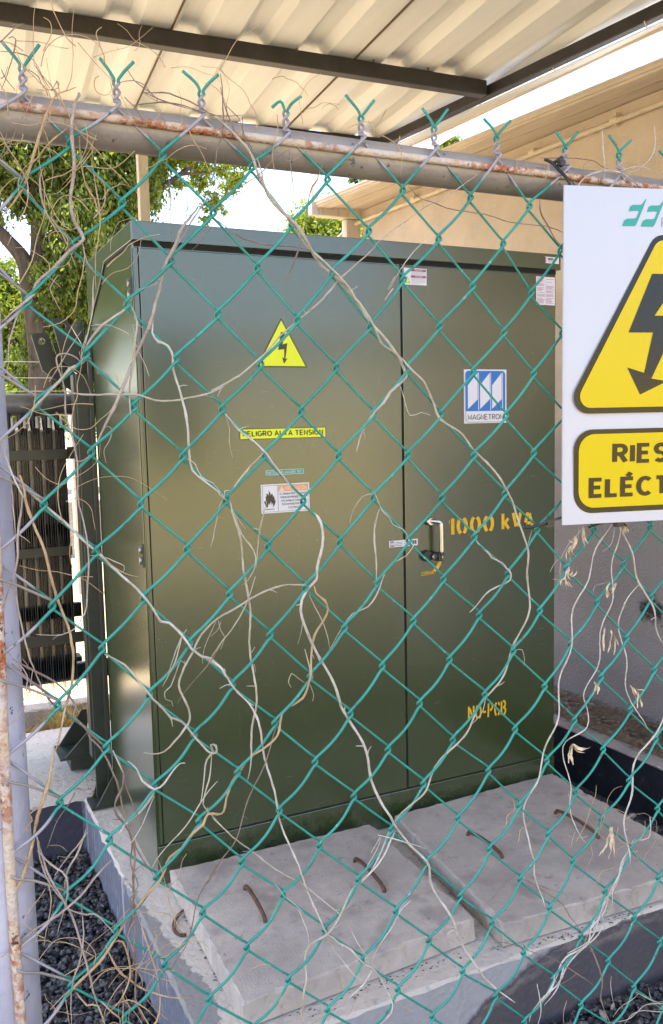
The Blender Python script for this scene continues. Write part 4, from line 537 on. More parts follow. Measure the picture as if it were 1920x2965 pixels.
# blue maker's plate
a=plate('maker_plate',M['lwhite'],T,1.608,1.775,1.289,1.4615,y1)
def rrect(x0,x1,z0,z1,r,cor=(1,1,1,1),k=5):
    P=[]
    for i,(cx,cz,a0) in enumerate(((x1-r,z1-r,0),(x0+r,z1-r,90),(x0+r,z0+r,180),(x1-r,z0+r,270))):
        if cor[i]: P+=[(cx+r*math.cos(rad(a0+90*j/k)),cz+r*math.sin(rad(a0+90*j/k))) for j in range(k+1)]
        else: P.append(((x1 if i in(0,3) else x0),(z1 if i<2 else z0)))
    return P
poly('blue_field',M['blue'],a,rrect(1.613,1.770,1.328,1.457,.012,(1,1,0,0)),y2)
for k in range(3):
    x=1.6225+k*.0475
    poly('logo_blade',M['lwhite'],a,[(x,1.335),(x+.038,1.366),(x+.038,1.451),(x,1.411)],y3)
    poly('logo_line',M['lwhite'],a,[(x+.0405,1.330),(x+.0428,1.330),(x+.0428,1.452),(x+.0405,1.452)],y3)
m=MB()
pts=rrect(1.6145,1.7685,1.2925,1.335,.012,(0,0,1,1))[1:]
m.tube([(p[0],y2,p[1]) for p in pts],.0007,4); build(m,'label_border',M['ink'],a)
text('lettering','MAGNETRON',M['ink'],a,1.622,1.300,.140,.018,y2,.14,gap=.06)
# stencils
text('stencil_lettering','1000',M['stencil'],T,1.541,.928,.183,.062,y1,.19,0,None,True,.12)
text('stencil_lettering','kVA',M['stencil'],T,1.754,.931,.134,.062,y1,.20,0,None,True,.09)
text('stencil_lettering','NO-PCB',M['stencil'],T,1.615,.300,.158,.055,y1,.17,rad(-1.5),None,True,.09)
text('stencil_lettering','CERRAR',M['stencil'],T,1.441,.808,.048,.0125,y1,.2,rad(3))
text('stencil_lettering','ABRIR',M['stencil'],T,1.524,.848,.043,.0115,y1,.2,rad(86))
m=MB(); P1=[];P2=[]
for k in range(7):
    t=rad(-60+k*11); cx,cz=1.462,.868; P1.append((cx+.048*math.cos(t),cz+.048*math.sin(t))); P2.append((cx+.060*math.cos(t),cz+.060*math.sin(t)))
e=rad(20); arrow=P2+[(1.462+.066*math.cos(rad(6)),.868+.066*math.sin(rad(6))),(1.462+.053*math.cos(rad(22)),.868+.053*math.sin(rad(22))),(1.462+.042*math.cos(rad(6)),.868+.042*math.sin(rad(6)))]+P1[::-1]
poly('stencil_arrow',M['stencil'],T,arrow,y1)
# small stickers
a=plate('barcode_sticker',M['lwhite'],T,1.325,1.428,.9095,.930,y1-.0012,.0015); plate('sticker_logo',M['ink'],a,1.329,1.342,.9115,.928,y1-.0016,.0003)
m=MB()
for k in range(7): m.box(1.407+k*.0025,1.4082+k*.0025+(k%3)*.0006,y1-.0016,y1-.0013,.914,.926)
for k in range(3): m.box(1.345,1.372,y1-.0016,y1-.0013,.913+k*.005,.9145+k*.005)
for k in range(3): m.box(1.378,1.402,y1-.0016,y1-.0013,.913+k*.005,.9145+k*.005)
build(m,'barcode',M['ink'],a)
for k in range(3): poly('logo_blade',M['lwhite'],a,[(1.3305+k*.0037,.9135),(1.3332+k*.0037,.917),(1.3332+k*.0037,.9265),(1.3305+k*.0037,.922)],y1-.0020)
a=plate('danger_sticker',M['lwhite'],T,1.391,1.472,1.717,1.767,y1)
plate('maroon_band',M['maroon'],a,1.4155,1.4695,1.7575,1.7645,y2,.0003); plate('maroon_band',M['maroon'],a,1.4155,1.4695,1.7385,1.7455,y2,.0003)
text('lettering','PELIGRO',M['lwhite'],a,1.431,1.7588,.026,.0044,y3,.16); text('lettering','DANGER',M['lwhite'],a,1.431,1.7398,.026,.0044,y3,.16)
m=MB()
for k in range(4): m.box(1.417,1.467-(k==3)*.02,y2,y2+.0003,1.7545-k*.0034,1.7557-k*.0034)
for k in range(5): m.box(1.417,1.467-(k==4)*.02,y2,y2+.0003,1.7355-k*.0034,1.7367-k*.0034)
build(m,'small_print',M['grey'],a); poly('hazard_symbol',M['ink'],a,[(1.393,1.7225),(1.413,1.7225),(1.403,1.7415)],y2); poly('hazard_field',M['yellow'],a,[(1.3948,1.7237),(1.4112,1.7237),(1.403,1.7392)],y3)
a=plate('instruction_sheet',M['lwhite'],T,1.8965,1.975,1.6755,1.767,y1)
m=MB(); r2=random.Random(3)
for cx in (1.9,1.9385):
    z=1.762
    while z>1.679:
        if r2.random()<.82: m.box(cx,cx+r2.uniform(.02,.0345),y2,y2+.0003,z,z+.0011)
        z-=.0031
m.box(1.9368,1.9372,y2,y2+.0003,1.679,1.765); build(m,'small_print',M['maroon'],a)
a=plate('asset_sticker',M['lwhite'],T,1.9275,1.985,1.8105,1.8315,YF_-.0127,.0005); poly('asset_mark',M['maroon'],a,[(1.9255,1.812),(1.931,1.812),(1.9295,1.816),(1.932,1.819),(1.929,1.822),(1.932,1.826),(1.9305,1.830),(1.9255,1.830)],YF_-.0132)
m=MB()
for k in range(9): m.box(1.938+k*.0026,1.9392+k*.0026+(k%3)*.0005,YF_-.0131,YF_-.0128,1.8205,1.828)
build(m,'barcode',M['ink'],a); text('lettering','44011 1',M['ink'],a,1.941,1.8145,.017,.0035,YF_-.0131,.14)
# ---- tank frame, lugs, feet ----
m=MB(); m.prism([(.70,3.02,.1),(1.96,3.02,.1),(1.96,3.02,1.5),(.70,3.02,1.5)],(0,.62,0)); build(m,'tank',M['greend'],T,.01)
m=MB(); m.box(.507,.562,2.985,2.997,.02,1.48); m.box(.500,.512,2.997,3.05,.16,1.48); m.box(.545,.5605,2.968,2.984,.02,1.62); build(m,'frame_post',M['greend'],T,.002)
def lug(pts,hole,r,y,th=.012):
    mb=MB(); n=24; cx,cz=hole
    ring=[(cx+r*math.cos(2*math.pi*k/n),cz+r*math.sin(2*math.pi*k/n)) for k in range(n)]
    # project ring directions on outline
    def hit(a):
        dx,dz=math.cos(a),math.sin(a); best=None
        for i in range(len(pts)):
            x1,z1=pts[i];x2,z2=pts[(i+1)%len(pts)]; ex,ez=x2-x1,z2-z1; den=dx*ez-dz*ex
            if abs(den)<1e-12: continue
            t=((x1-cx)*ez-(z1-cz)*ex)/den; u=((x1-cx)*dz-(z1-cz)*dx)/den
            if t>0 and -1e-6<=u<=1+1e-6 and (best is None or t<best): best=t
        return (cx+dx*best,cz+dz*best)
    angs=sorted(set([2*math.pi*k/n for k in range(n)]+[math.atan2(z-cz,x-cx)%(2*math.pi) for x,z in pts]))
    inn=[(cx+r*math.cos(a),cz+r*math.sin(a)) for a in angs]; out=[hit(a) for a in angs]; k=len(angs)
    V=[(x,y,z) for x,z in inn]+[(x,y,z) for x,z in out]+[(x,y+th,z) for x,z in inn]+[(x,y+th,z) for x,z in out]
    F=[]
    for i in range(k):
        j=(i+1)%k; F+=[(i,j,k+j,k+i),(2*k+i,3*k+i,3*k+j,2*k+j),(k+i,k+j,3*k+j,3*k+i),(i,2*k+i,2*k+j,j)]
    mb.add(V,F); return mb
build(lug([(.414,1.633),(.418,1.6395),(.424,1.643),(.462,1.643),(.471,1.639),(.476,1.628),(.484,1.581),(.53,1.535),(.56,1.50),(.56,1.43),(.521,1.452),(.487,1.477),(.445,1.512)],(.448,1.6135),.0125,3.30),'lifting_lug',M['greend'],T)
build(lug([(.455,1.660),(.459,1.668),(.466,1.672),(.497,1.672),(.507,1.667),(.516,1.644),(.548,1.580),(.566,1.54),(.566,1.450),(.520,1.499),(.482,1.530),(.476,1.566)],(.488,1.643),.0118,3.08),'lifting_lug',M['greend'],T)
m=MB(); m.prism([(.520,3.10,1.648),(.560,3.10,1.676),(.562,3.10,1.60),(.553,3.10,1.588)],(0,.01,0)); m.prism([(.472,3.22,1.602),(.492,3.22,1.606),(.500,3.22,1.575),(.484,3.22,1.560)],(0,.03,0)); m.beam((.55,3.10,1.55),(.72,3.10,1.45),.03,.12); build(m,'lug_bracket',M['green'],T,.001)
def foot(x0,x1,y,zt,dy):
    m=MB(); 
    m.box(x0,x1,y,y+dy,.003,.012)
    m.prism([(x0+.018,y+.002,.012),(x1,y+.002,.012),(x1,y+.002,zt),(x1-.004,y+.002,zt)],(0,.008,0)); m.prism([(x0+.018,y+dy-.01,.012),(x1,y+dy-.01,.012),(x1,y+dy-.01,zt+.02),(x1-.02,y+dy-.01,zt+.02)],(0,.008,0)); return m
build(foot(.478,.562,2.93,.115,.10),'foot_bracket',M['greend'],T,.001)
m=foot(.43,.56,3.28,.12,.16); m.v=[(x,y,z+.06) for x,y,z in m.v]; m.box(.47,.56,3.30,3.42,.012,.062); build(m,'foot_bracket',M['greend'],T,.001)
# ---- radiators ----
m=MB(); m.tube([(.10,3.45,1.392),(.70,3.45,1.392)],.042,20); rd=build(m,'radiator',M['header'],T); rd['label']='finned cooling radiator'
m=MB(); m.tube([(.10,3.52,.335),(.72,3.52,.335)],.036,18); build(m,'bottom_header',M['fin'],rd)
pan=None
for k in range(7):
    x=.520-k*.0435; m=MB()
    zt,zb=1.345,.315
    m.box(x-.0012,x+.0012,3.36,3.66,zb,zt)
    m.tube([(x-.016,3.43,1.375),(x-.016,3.43,1.315),(x-.016,3.42,1.28)],[.012,.010,.006],8)
    build(m,'fin_panel',M['fin'],rd)
    m=MB()
    for j in range(4):
        xx=x-.0068-j*.0078; dx=.0007
        y0=3.365+.012*(j%2); zz=1.305-.004*j
        m.prism([(xx-dx,y0,.34),(xx-dx,y0,zz-.02),(xx-dx,y0+.02,zz),(xx-dx,3.64,zz),(xx-dx,3.66,zz-.02),(xx-dx,3.66,.34)],(2*dx,0,0))
    build(m,'fin_plate',M['fin'],rd)
for z0,z1,x1 in ((1.188,1.225,.525),(.829,.862,.524),(.492,.533,.625)):
    m=MB(); m.box(.12,x1,3.346,3.352,z0,z1)
    if x1<.6 and z0>1: m.box(x1,.57,3.356,3.366,z0,z1+.008)
    build(m,'radiator_strap',M['strap'],rd,.0008)
for q in ((.12,.60,3.67,3.70,.523,.58),(.12,.53,3.67,3.70,.87,.915),(.12,.58,3.60,3.67,.30,.37)): m=MB(); m.box(*q); build(m,'radiator_strap',M['fin'],rd)
# scratches / chips on the door
# ---------------- building ----------------
B=thing('building','long tan rendered building with an overhanging eave along the right side','building',(2.8,2.6,-.2))
def wx(y): return 2.72-(y-3.221)*.0875
m=MB(); m.prism([(wx(-.6),-.6,-.3),(wx(4.84),4.84,-.3),(wx(4.84)+4.5,4.84+.4,-.3),(wx(-.6)+4.5,-.2,-.3)],(0,0,2.885)); build(m,'wall',M['wall'],B)
# roof slab with overhang: fascia in two steps
def fx(y): return 2.588-(y-2.483)*.1405
m=MB(); ya,yb=-.8,4.92
m.prism([(fx(ya),ya,2.588),(fx(ya),ya,2.612),(fx(ya)+5,ya,2.66),(fx(ya)+5,ya,2.588)],(fx(yb)-fx(ya),yb-ya,0)); rf=build(m,'roof',M['eave'],B,.003)
m=MB(); m.prism([(fx(ya)+.05,ya,2.618),(fx(ya)+.05,ya,2.630),(fx(ya)+5,ya,2.69),(fx(ya)+5,ya,2.67)],(fx(yb)-fx(ya),yb-ya,0)); build(m,'bounce_layer',node_mat('white_bounce_layer',(.82,.81,.78),.8),rf)  # white layer added out of view to bounce sun onto the canopy underside
m=MB(); m.prism([(fx(ya)+.012,ya,2.578),(fx(yb)+.012,yb-.01,2.578),(fx(yb)+.10,yb-.01,2.578),(fx(ya)+.10,ya,2.578)],(0,0,.0115)); m.prism([(fx(ya)+.13,ya,2.584),(fx(yb)+.13,yb-.01,2.584),(fx(yb)+.145,yb-.01,2.584),(fx(ya)+.145,ya,2.584)],(0,0,.0055)); build(m,'fascia_drip',M['eave'],rf)
m=MB(); m.tube([(fx(ya)-.003,ya,2.608),(fx(yb)-.003,yb,2.608)],.005,6); build(m,'roof_edge_trim',M['eave'],rf)
m=MB(); m.box(2.285,wx(4.86)-.003,4.83,4.90,2.535,2.60); m.box(2.233,2.283,4.83,4.88,2.535,3.4); build(m,'end_beam',M['column'],B,.004)
m=MB(); m.box(wx(4.86)-.10,wx(4.86)-.004,4.855,4.92,-.2,2.533); build(m,'corner_pilaster',M['column'],B,.004)
m=MB(); P0=(wx(-.6)-.022,-.6,2.535); P1=(wx(4.80)-.022,4.80,2.517); m.tube([P0,P1,(wx(4.8)-.06,4.90,2.50),(wx(4.8)-.12,4.93,2.44),(wx(4.8)-.13,4.93,2.2)],.0115,10)
cp=build(m,'conduit_pipe',M['pvc'],B)
for y in (1.9,2.87,3.35,4.28):
    m=MB(); c=(wx(y)-.022,y,2.53); m.tube([(c[0]+.001,y-.02,2.53),(c[0]-.001,y+.02,2.53)],.0145,10)
    if y in(2.87,4.28): m.box(wx(y)-.024,wx(y)+.001,y-.004,y+.004,2.505,2.56)
    build(m,'pipe_clip',M['pvc'],cp)
# ---------------- canopy ----------------
K=thing('canopy','low canopy of white corrugated sheets on dark steel beams above the transformer','canopy',(1.0,3.0,0))
ang=rad(-4.3); ca,sa=math.cos(ang),math.sin(ang)
def loc(u,v,z): # u across, v depth in canopy frame, origin at front-right beam corner
    return (2.36+u*ca-v*sa*1.0, 3.154+u*sa+v*ca, z)
# ribbed sheets: profile along u, extruded along v
ZS=2.766
def sheet(u0,u1,v0,v1,mat,name='roof_sheet'):
    prof=[]; u=u1; pitch=.25; 
    k=0
    while u>u0+1e-6:
        prof+= [(u,0),(u-.115,0),(u-.150,.030),(u-.215,.030),(u-.248,0)]
        u-=pitch
    prof.append((u0,0)); prof=[p for p in prof if p[0]>=u0-1e-6]
    n=len(prof); mb=MB(); V=[loc(p[0],v,ZS+p[1]) for v in (v0,v1) for p in prof]+[loc(p[0],v,ZS+p[1]+.004) for v in (v0,v1) for p in prof]
    F=[]
    for i in range(n-1): F+=[(i,i+1,n+i+1,n+i),(2*n+i,3*n+i,3*n+i+1,2*n+i+1)]
    F+=[(i,2*n+i,2*n+i+1,i+1) for i in range(n-1)]; mb.add(V,F); return build(mb,name,mat,K)
us=[.22,-.65,-1.40,-2.15,-2.9,-3.65,-4.4]
V0,V1=-2.75,1.02
for a,b in zip(us[1:],us[:-1]):
    sheet(a+.004,b-.0,V0,V1,M['sheet'])
for u in us[1:-1]:
    m=MB(); m.beam(loc(u+.002,V0,ZS-.003),loc(u+.002,V1,ZS-.003),.006,.006); build(m,'sheet_seam',M['seam'],K)
for u in [-.32,-.57,-.90,-1.15,-1.65,-1.9,-2.4]:
    m=MB(); c=loc(u,.065,ZS); m.tube([(c[0],c[1]-.01,ZS-.010),(c[0],c[1]-.01,ZS+.004)],.004,8); build(m,'roof_screw',M['seam'],K)
def kb(name,a,b,w,h,mat=M['steel'],bev=.004):
    m=MB(); m.beam(a,b,w,h); return build(m,name,mat,K,bev)
kb('cross_beam',(2.35,3.265,2.731),(-2.0,3.265+.0382*4.35,2.731),.05,.062)
kb('cross_beam',loc(-.03,V1-.06,2.735),loc(-4.3,V1-.06,2.732),.05,.062)
kb('cross_beam',loc(-.03,V0+.3,2.735),loc(-4.3,V0+.3,2.732),.05,.062)
kb('cross_beam',loc(-.03,-1.2,2.735),loc(-4.3,-1.2,2.732),.05,.062)
ex=lambda y:2.355-(y-3.222)*.126
kb('edge_beam',(ex(.4)+.03,.4,2.731),(ex(4.2)+.03,4.2,2.724),.038,.048)
m=MB(); m.beam((ex(.4)+.095,.4,2.700),(ex(4.2)+.095,4.2,2.700),.075,.004); build(m,'edge_sheet',M['sheet'],K)
m=MB(); pts=[(2.485-(y-3.1)*.108+.004*math.sin(y*7),y,2.700+.004*math.sin(y*5)) for y in [.4+i*.19 for i in range(21)]]; m.tube(pts,.010,8,2); build(m,'edge_roll',M['eave'],K)
m=MB(); m.box(1.023,1.069,4.09,4.136,-.02,2.70); build(m,'column',M['column'],K,.004)
c0=K
for x,y in ((-2.0,4.2),(-2.0,.5),):
    m=MB(); m.box(x,x+.06,y,y+.06,-.25,2.70); build(m,'column',M['column'],K,.004)
for (x,y) in ((2.43,2.9),(2.395,3.35),(2.33,4.02),(2.47,2.45)):
    m=MB(); m.beam((x-.01,y,2.705),(x+.035,y+.03,2.70),.004,.004); build(m,'tie_wire',M['column'],K)
# ---------------- fence ----------------
F_=thing('chain_link_fence','green plastic-coated chain-link fence with a rusty top rail and round post in the foreground','fence',(.6,1.03,-.2))
m=MB(); m.tube([(-1.6,1.058,1.6415),(.9,1.058,1.648),(4.2,1.058,1.6565)],.0245,24); 
build(m,'top_rail',M['galv'],F_)
m=MB(); m.tube([(-1.6,1.0315,1.6500),(.1,1.0315,1.6500),(.5,1.031,1.6480),(.9,1.031,1.6505),(4.2,1.031,1.652)],.0050,10); build(m,'tension_rod',M['rust'],F_)
m=MB(); m.tube([(.058,1.072,-.3),(.058,1.072,1.622)],.0445,32); build(m,'post',M['postp'],F_)
m=MB(); m.tube([(.076+.0035*math.sin(z*6),1.026,z) for z in [-.2+i*.1 for i in range(19)]],.0062,10,2); build(m,'tension_rod',M['rust'],F_)
def node(c,j):
    if (c,j) in NODES and not(c>=1 and j==99): u,w=NODES[(c,j)]; return u/1000,w/1000
    cj=[1,c,j,c*j,j*j,c*c]
    cc=min(c,18); jj=min(j,24); cj=[1,cc,jj,cc*jj,jj*jj,cc*cc]
    u=sum(a*b for a,b in zip(CU,cj))+(c-cc)*.0545; w=sum(a*b for a,b in zip(CW,cj))-(j-jj)*.0597
    if c==0: u=.078
    return u,w
ROWS=29
wm=MB(); yf=1.0265; yb=1.0335
r1=.00195; r2_=.0016
for k in range(0,30):
    pts=[];rr=[]
    # zigzag between column k and k+1, from the bottom upward
    for j in range(ROWS,-1,-1):
        c=k if (k+j)%2==1 else k+1
        u,w=node(c,j)
        if c==k:   # left turning point: arrive along the back from lower right, leave along the front to upper right... 
            seq=[(.0045,-.0085,yb,r2_),(.0000,-.0050,yb,r2_),(-.0028,-.0010,(yf+yb)/2,r1),(-.0020,.0025,yf,r1),(.0035,.0075,yf,r1)] if j>0 else [(.003,-.007,yb,r2_),(-.001,-.002,yb,r2_)]
        else:
            seq=[(-.0045,-.0075,yf,r1),(.0012,-.0030,yf,r1),(.0028,.0010,(yf+yb)/2,r1),(.0005,.0050,yb,r2_),(-.0040,.0085,yb,r2_)] if j>0 else [(-.004,-.006,yf,r1),(.001,0,yf,r1)]
        if pts:
            pu,pw,py=pts[-1]; n0=seq[0]; tx,tz=u+n0[0],w+n0[1]
            front=py<1.03
            s=(.0008+.0050*min(1,max(0,(1.25-w)/.8)))
            jit=rng.uniform(-.0007,.0007)
            for t in (.33,.67):
                bow=math.sin(math.pi*t)*s+jit
                if front: pts.append((pu+(tx-pu)*t+bow*.8,pw+(tz-pw)*t-bow*.8,yf)); rr.append(r1)
                else: pts.append((pu+(tx-pu)*t+bow*.25,pw+(tz-pw)*t-bow*.25,yb)); rr.append(r2_)
        for du,dw,y,r_ in seq: pts.append((u+du,w+dw,y)); rr.append(r_)
    # end twist + prong above the rail
    cb=k if (k%2==1) else k+1; ub,wb=node(cb,0)
    side=1 if cb==k else -1
    n=7
    for i in range(n+1):
        t=i/n; a=t*math.pi*2.2+(0 if side>0 else math.pi)
        pts.append((ub+.0032*math.cos(a),wb+.004+.024*t,1.036+.0032*math.sin(a))); rr.append(r1*.92)
    drop={7:(.022,.004)}.get(cb)
    tipu,tipw=(.019+rng.uniform(-.002,.003),.018+rng.uniform(-.003,.003))
    if cb==7 and side<0: tipu,tipw=.018,-.001
    pts.append((ub+side*.008,wb+.034+(.002 if cb!=7 else .003),1.034)); rr.append(r1*.95)
    pts.append((ub+side*tipu,wb+.030+tipw,1.034-side*.003)); rr.append(r1)
    wm.tube([(a,y,b) for a,b,y in pts],rr,7,3)
o_=build(wm,'wire_mesh',M['wire'],F_)
o2=o_.copy(); C.objects.link(o2); o2.parent=F_; o2.location=(-1.70,0,0)   # the next panel, left of the post
# stray ends of wire hooked on the post
for j in range(1,26,2):
    u,w=node(1,j+1 if (1+j+1)%2 else j)
    w2=w+.035; m=MB()
    m.tube([(u,1.027,w+.006),(.100,1.026,w2-.008),(.078,1.019,w2+.004),(.070,1.024,w2+.012)],.0017,6,3)
    build(m,'wire_end',M['galv'],F_)
# ---------------- vines ----------------
def ysnake(i,s,ph): return 1.0255+.0060*math.sin(ph+s*60)+.003*math.sin(ph*2+s*21)
LEAVES={'thin stem with curled':[(1.285,1.0),],}
def vine(label,mat,segs,idx):
    r=random.Random(idx*7+1); allp=np.array([p for rr,fl in segs for p in fl]); 
    mb=MB()
    for rr,fl in segs:
        pts=[(fl[i]/1000,fl[i+1]/1000) for i in range(0,len(fl),2)]
        # densify
        Q=[]; 
        for i in range(len(pts)-1):
            p0=pts[max(i-1,0)];p1=pts[i];p2=pts[i+1];p3=pts[min(i+2,len(pts)-1)]; L=math.dist(p1,p2); k=max(2,int(L/.007))
            for q in range(k):
                t=q/k; Q.append(tuple(.5*((2*p1[a])+(p2[a]-p0[a])*t+(2*p0[a]-5*p1[a]+4*p2[a]-p3[a])*t*t+(3*p1[a]-p0[a]-3*p2[a]+p3[a])*t**3) for a in(0,1)))
        Q.append(pts[-1]); n=len(Q); s=0; ph=r.uniform(0,6); P=[];R=[]
        knot=r.randint(7,11)
        for i,(u,w) in enumerate(Q):
            if i: s+=math.dist(Q[i],Q[i-1])
            y=ysnake(idx,s,ph)
            if w>1.60: y=min(y,1.0225)- (0.002 if w<1.665 else 0)
            k=1+.28*max(0,1-abs(((i+knot)%13)-0)) ; tp=min(1,.35+(n-1-i)*.09,.5+i*.12)
            P.append((u+r.uniform(-1,1)*.00035,y,w+r.uniform(-1,1)*.00035)); R.append(rr*(.00080 if rr>1.45 else .00070)*k*tp*r.uniform(.88,1.12))
        mb.tube(P,R,6)
        for q in range(int(s/.16)):
            i=r.randint(2,max(3,n-3)); 
            if i>=n-1: continue
            a=r.uniform(0,6.28); ln=r.uniform(.004,.016); p=P[i]; d=(math.cos(a)*ln,r.uniform(-.5,.3)*ln,math.sin(a)*ln)
            mb.tube([p,(p[0]+d[0]*.5,p[1]+d[1],p[2]+d[2]*.5+.001),(p[0]+d[0],p[1]+d[1],p[2]+d[2])],[R[i]*.5,R[i]*.4,R[i]*.25],5)
    o=build(mb,'dry_vine',M[mat]); 
    tag(o,label,'dry vine','dead vine stems tangled in the chain-link fence'); return o
VO=[vine(l,mt,sg,i) for i,(l,mt,sg) in enumerate(VINES)]
tg=MB(); r=random.Random(77)
for (u0,u1,w0,w1,n_,L0) in ((.10,.22,1.45,1.73,46,.09),(.20,.48,1.62,1.72,16,.07),(.5,1.05,1.64,1.70,12,.05),(.10,.20,1.1,1.45,14,.10),(.10,.27,.36,.72,50,.09),(.30,.9,.40,.7,10,.05),(.9,1.1,.50,.66,14,.08)):
    for q in range(n_):
        u,w=r.uniform(u0,u1),r.uniform(w0,w1); a=r.choice((1.2,1.9,-1.3,.6,2.6))+r.gauss(0,.5); y=r.uniform(1.008,1.034); P=[]; k=r.randint(5,9); L_=L0*r.uniform(.5,1.5); c=r.gauss(0,.28)
        for i in range(k): P.append((u,y,w)); u+=math.cos(a)*L_/k; w+=math.sin(a)*L_/k; a+=c+r.gauss(0,.22); y=min(1.036,max(1.004,y+r.uniform(-.004,.004)))
        rr=r.uniform(.00035,.00075); tg.tube(P,[rr*(1-.5*i/k) for i in range(k)],5,3)
tag(build(tg,'twig_tangle',M['tan']),'loose tangle of hair-thin dead twigs caught in the fence mesh and rail','twigs',kind='stuff')
def curl_leaf(parent,u,w,L,a,wid=.006,curl=1.2,y=1.018):
    r=random.Random(int(u*9e4+w*7e4+L*1e5)); mb=MB()
    for q in range(3):
        n=12; V=[]; d=a+r.uniform(-.35,.35); x,z=u+r.uniform(-.001,.001),w; c=curl*r.uniform(.7,1.5)+r.uniform(-.5,.5); ww=wid*(.62 if q==0 else .26); LL=L*(1.1 if q==0 else r.uniform(.7,1.25)); yo=0; tw=r.uniform(0,3)
        for i in range(n+1):
            t=i/n; hw=ww*math.sin(math.pi*min(1,t*.9+.08))**.8*.5*(1+.25*math.sin(t*9+tw))+.0003
            tt=tw+t*2.6; nx,nz,ny=-math.sin(d)*math.cos(tt),math.cos(d)*math.cos(tt),math.sin(tt)
            V+=[(x+nx*hw,y+yo+ny*hw,z+nz*hw),(x,y+yo+.0016*math.cos(tt),z),(x-nx*hw,y+yo-ny*hw,z-nz*hw)]
            x+=math.cos(d)*LL/n; z+=math.sin(d)*LL/n; d+=c/n+.18*math.sin(t*14+tw); yo+=r.uniform(-.0012,.0008)
        mb.add(V,[f for i in range(n) for f in ((3*i,3*i+1,3*i+4,3*i+3),(3*i+1,3*i+2,3*i+5,3*i+4))],True)
    return build(mb,'dry_leaf',M['dryleaf'],parent)
for (lab,fl) in LEAFDATA:
    par=[v for v in VO if v['label'].startswith(lab)][0]
    for (u,w,L,a,wi,cu) in fl: curl_leaf(par,u,w,L,a,wi,cu)
# ---------------- sign ----------------
SG=thing('warning_sign','white plastic sign with a yellow electric-risk triangle tied to the fence below the rail','sign',(.857,1.0,1.628))
pA=rad(13); dX,dY=math.cos(pA),-math.sin(pA)
def fr(s,t,off):   # s along sign, t down negative, off = offset towards viewer
    w_=math.sin(max(0,min(1,-t/.485))*math.pi); bul=-.0032*w_*max(0,1-s/.12); off=off+.004*w_*max(0,1-s/.25)
    return (.857+(s+bul)*dX-math.sin(pA)*off*1.0, 1.0+(s)*dY-math.cos(pA)*off, 1.628+t)
def spanel(pts,off,mat,name,parent,th=.0):
    mb=MB(); n=len(pts)
    if th: mb.add([fr(a,b,off) for a,b in pts]+[fr(a,b,off-th) for a,b in pts],[tuple(range(n)),tuple(range(2*n-1,n-1,-1))]+[(i,(i+1)%n,n+(i+1)%n,n+i) for i in range(n)])
    else: mb.add([fr(a,b,off) for a,b in pts],[tuple(range(n))])
    return build(mb,name,mat,parent)
L=[(0,-.485*i/14) for i in range(15)]+[(.316,-.485),(.316,.0)]
spanel(L,0,M['signw'],'sign_panel',SG,.0028)
def rtri(cx,zb,zt,hw,r,k=8):
    V=[Vector((cx-hw,zb)),Vector((cx+hw,zb)),Vector((cx,zt))]; P=[]
    for i in range(3):
        p=V[i]; a=(V[i-1]-p).normalized(); b=(V[(i+1)%3]-p).normalized(); h=(a+b).normalized(); half=math.acos(a.dot(b))/2; c=p+h*(r/math.sin(half)); t0=p+a*(r/math.tan(half)); t1=p+b*(r/math.tan(half))
        a0=math.atan2(t0.y-c.y,t0.x-c.x); a1=math.atan2(t1.y-c.y,t1.x-c.x)
        da=(a1-a0+math.pi)%(2*math.pi)-math.pi
        P+=[(c.x+r*math.cos(a0+da*q/k),c.y+r*math.sin(a0+da*q/k)) for q in range(k+1)]
    return P
tr=spanel(rtri(.158,-.3225,-.040,.158,.024),.0006,M['signk'],'risk_triangle',SG)
spanel(rtri(.158,-.3142,-.055,.1435,.017),.0012,M['signy'],'triangle_field',tr)
spanel([(.1396,-.1212),(.190,-.1212),(.1441,-.1814),(.188,-.1814),(.1405,-.2727),(.1665,-.2770),(.1219,-.2962),(.1008,-.2565),(.1283,-.2644),(.1422,-.2057),(.1023,-.2057)],.0018,M['signk'],'lightning_bolt',tr)
bx=spanel(rrect(.0175,.2985,-.4690,-.3457,.030,k=8),.0006,M['signk'],'text_panel',SG)
spanel(rrect(.0250,.2910,-.4610,-.3525,.025,k=8),.0012,M['signy'],'text_field',bx)
text('lettering','RIESGO',M['signk'],bx,.0785,-.3970,.159,.0295,.0018,.235,frame=fr,gap=.085)
text('lettering','EL\u00c9CTRICO',M['signk'],bx,.041,-.4465,.234,.0380,.0018,.235,frame=fr,gap=.045)
def glyph(x0): # swept double flag mark
    q=[(.0912,-.0541),(.0945,-.0465),(.1000,-.0440),(.1110,-.0433),(.1135,-.0437),(.1175,-.0345),(.1178,-.0328),(.1010,-.0333),(.1031,-.0265),(.1065,-.0240),(.1190,-.0236),(.1222,-.0238),(.1270,-.0175),(.1299,-.0151),(.1272,-.0175),(.1114,-.0540)]
    q=[(.0912,-.0541),(.0945,-.0462),(.0995,-.0436),(.1100,-.0432),(.1135,-.0420),(.1178,-.0328),(.1120,-.0322),(.1010,-.0333),(.1035,-.0262),(.1080,-.0238),(.1190,-.0236),(.1225,-.0225),(.1285,-.0152),(.1299,-.0151),(.1250,-.0270),(.1145,-.0500),(.1114,-.0538)]
    return [(a+x0,b) for a,b in q]
lg=spanel(glyph(0),.0006,M['signg'],'logo_mark',SG); spanel(glyph(.0295),.0006,M['signg'],'logo_mark',SG)
text('lettering','F',M['signgrey'],SG,.1545,-.0545,.0085,.0140,.0006,.10,frame=fr)
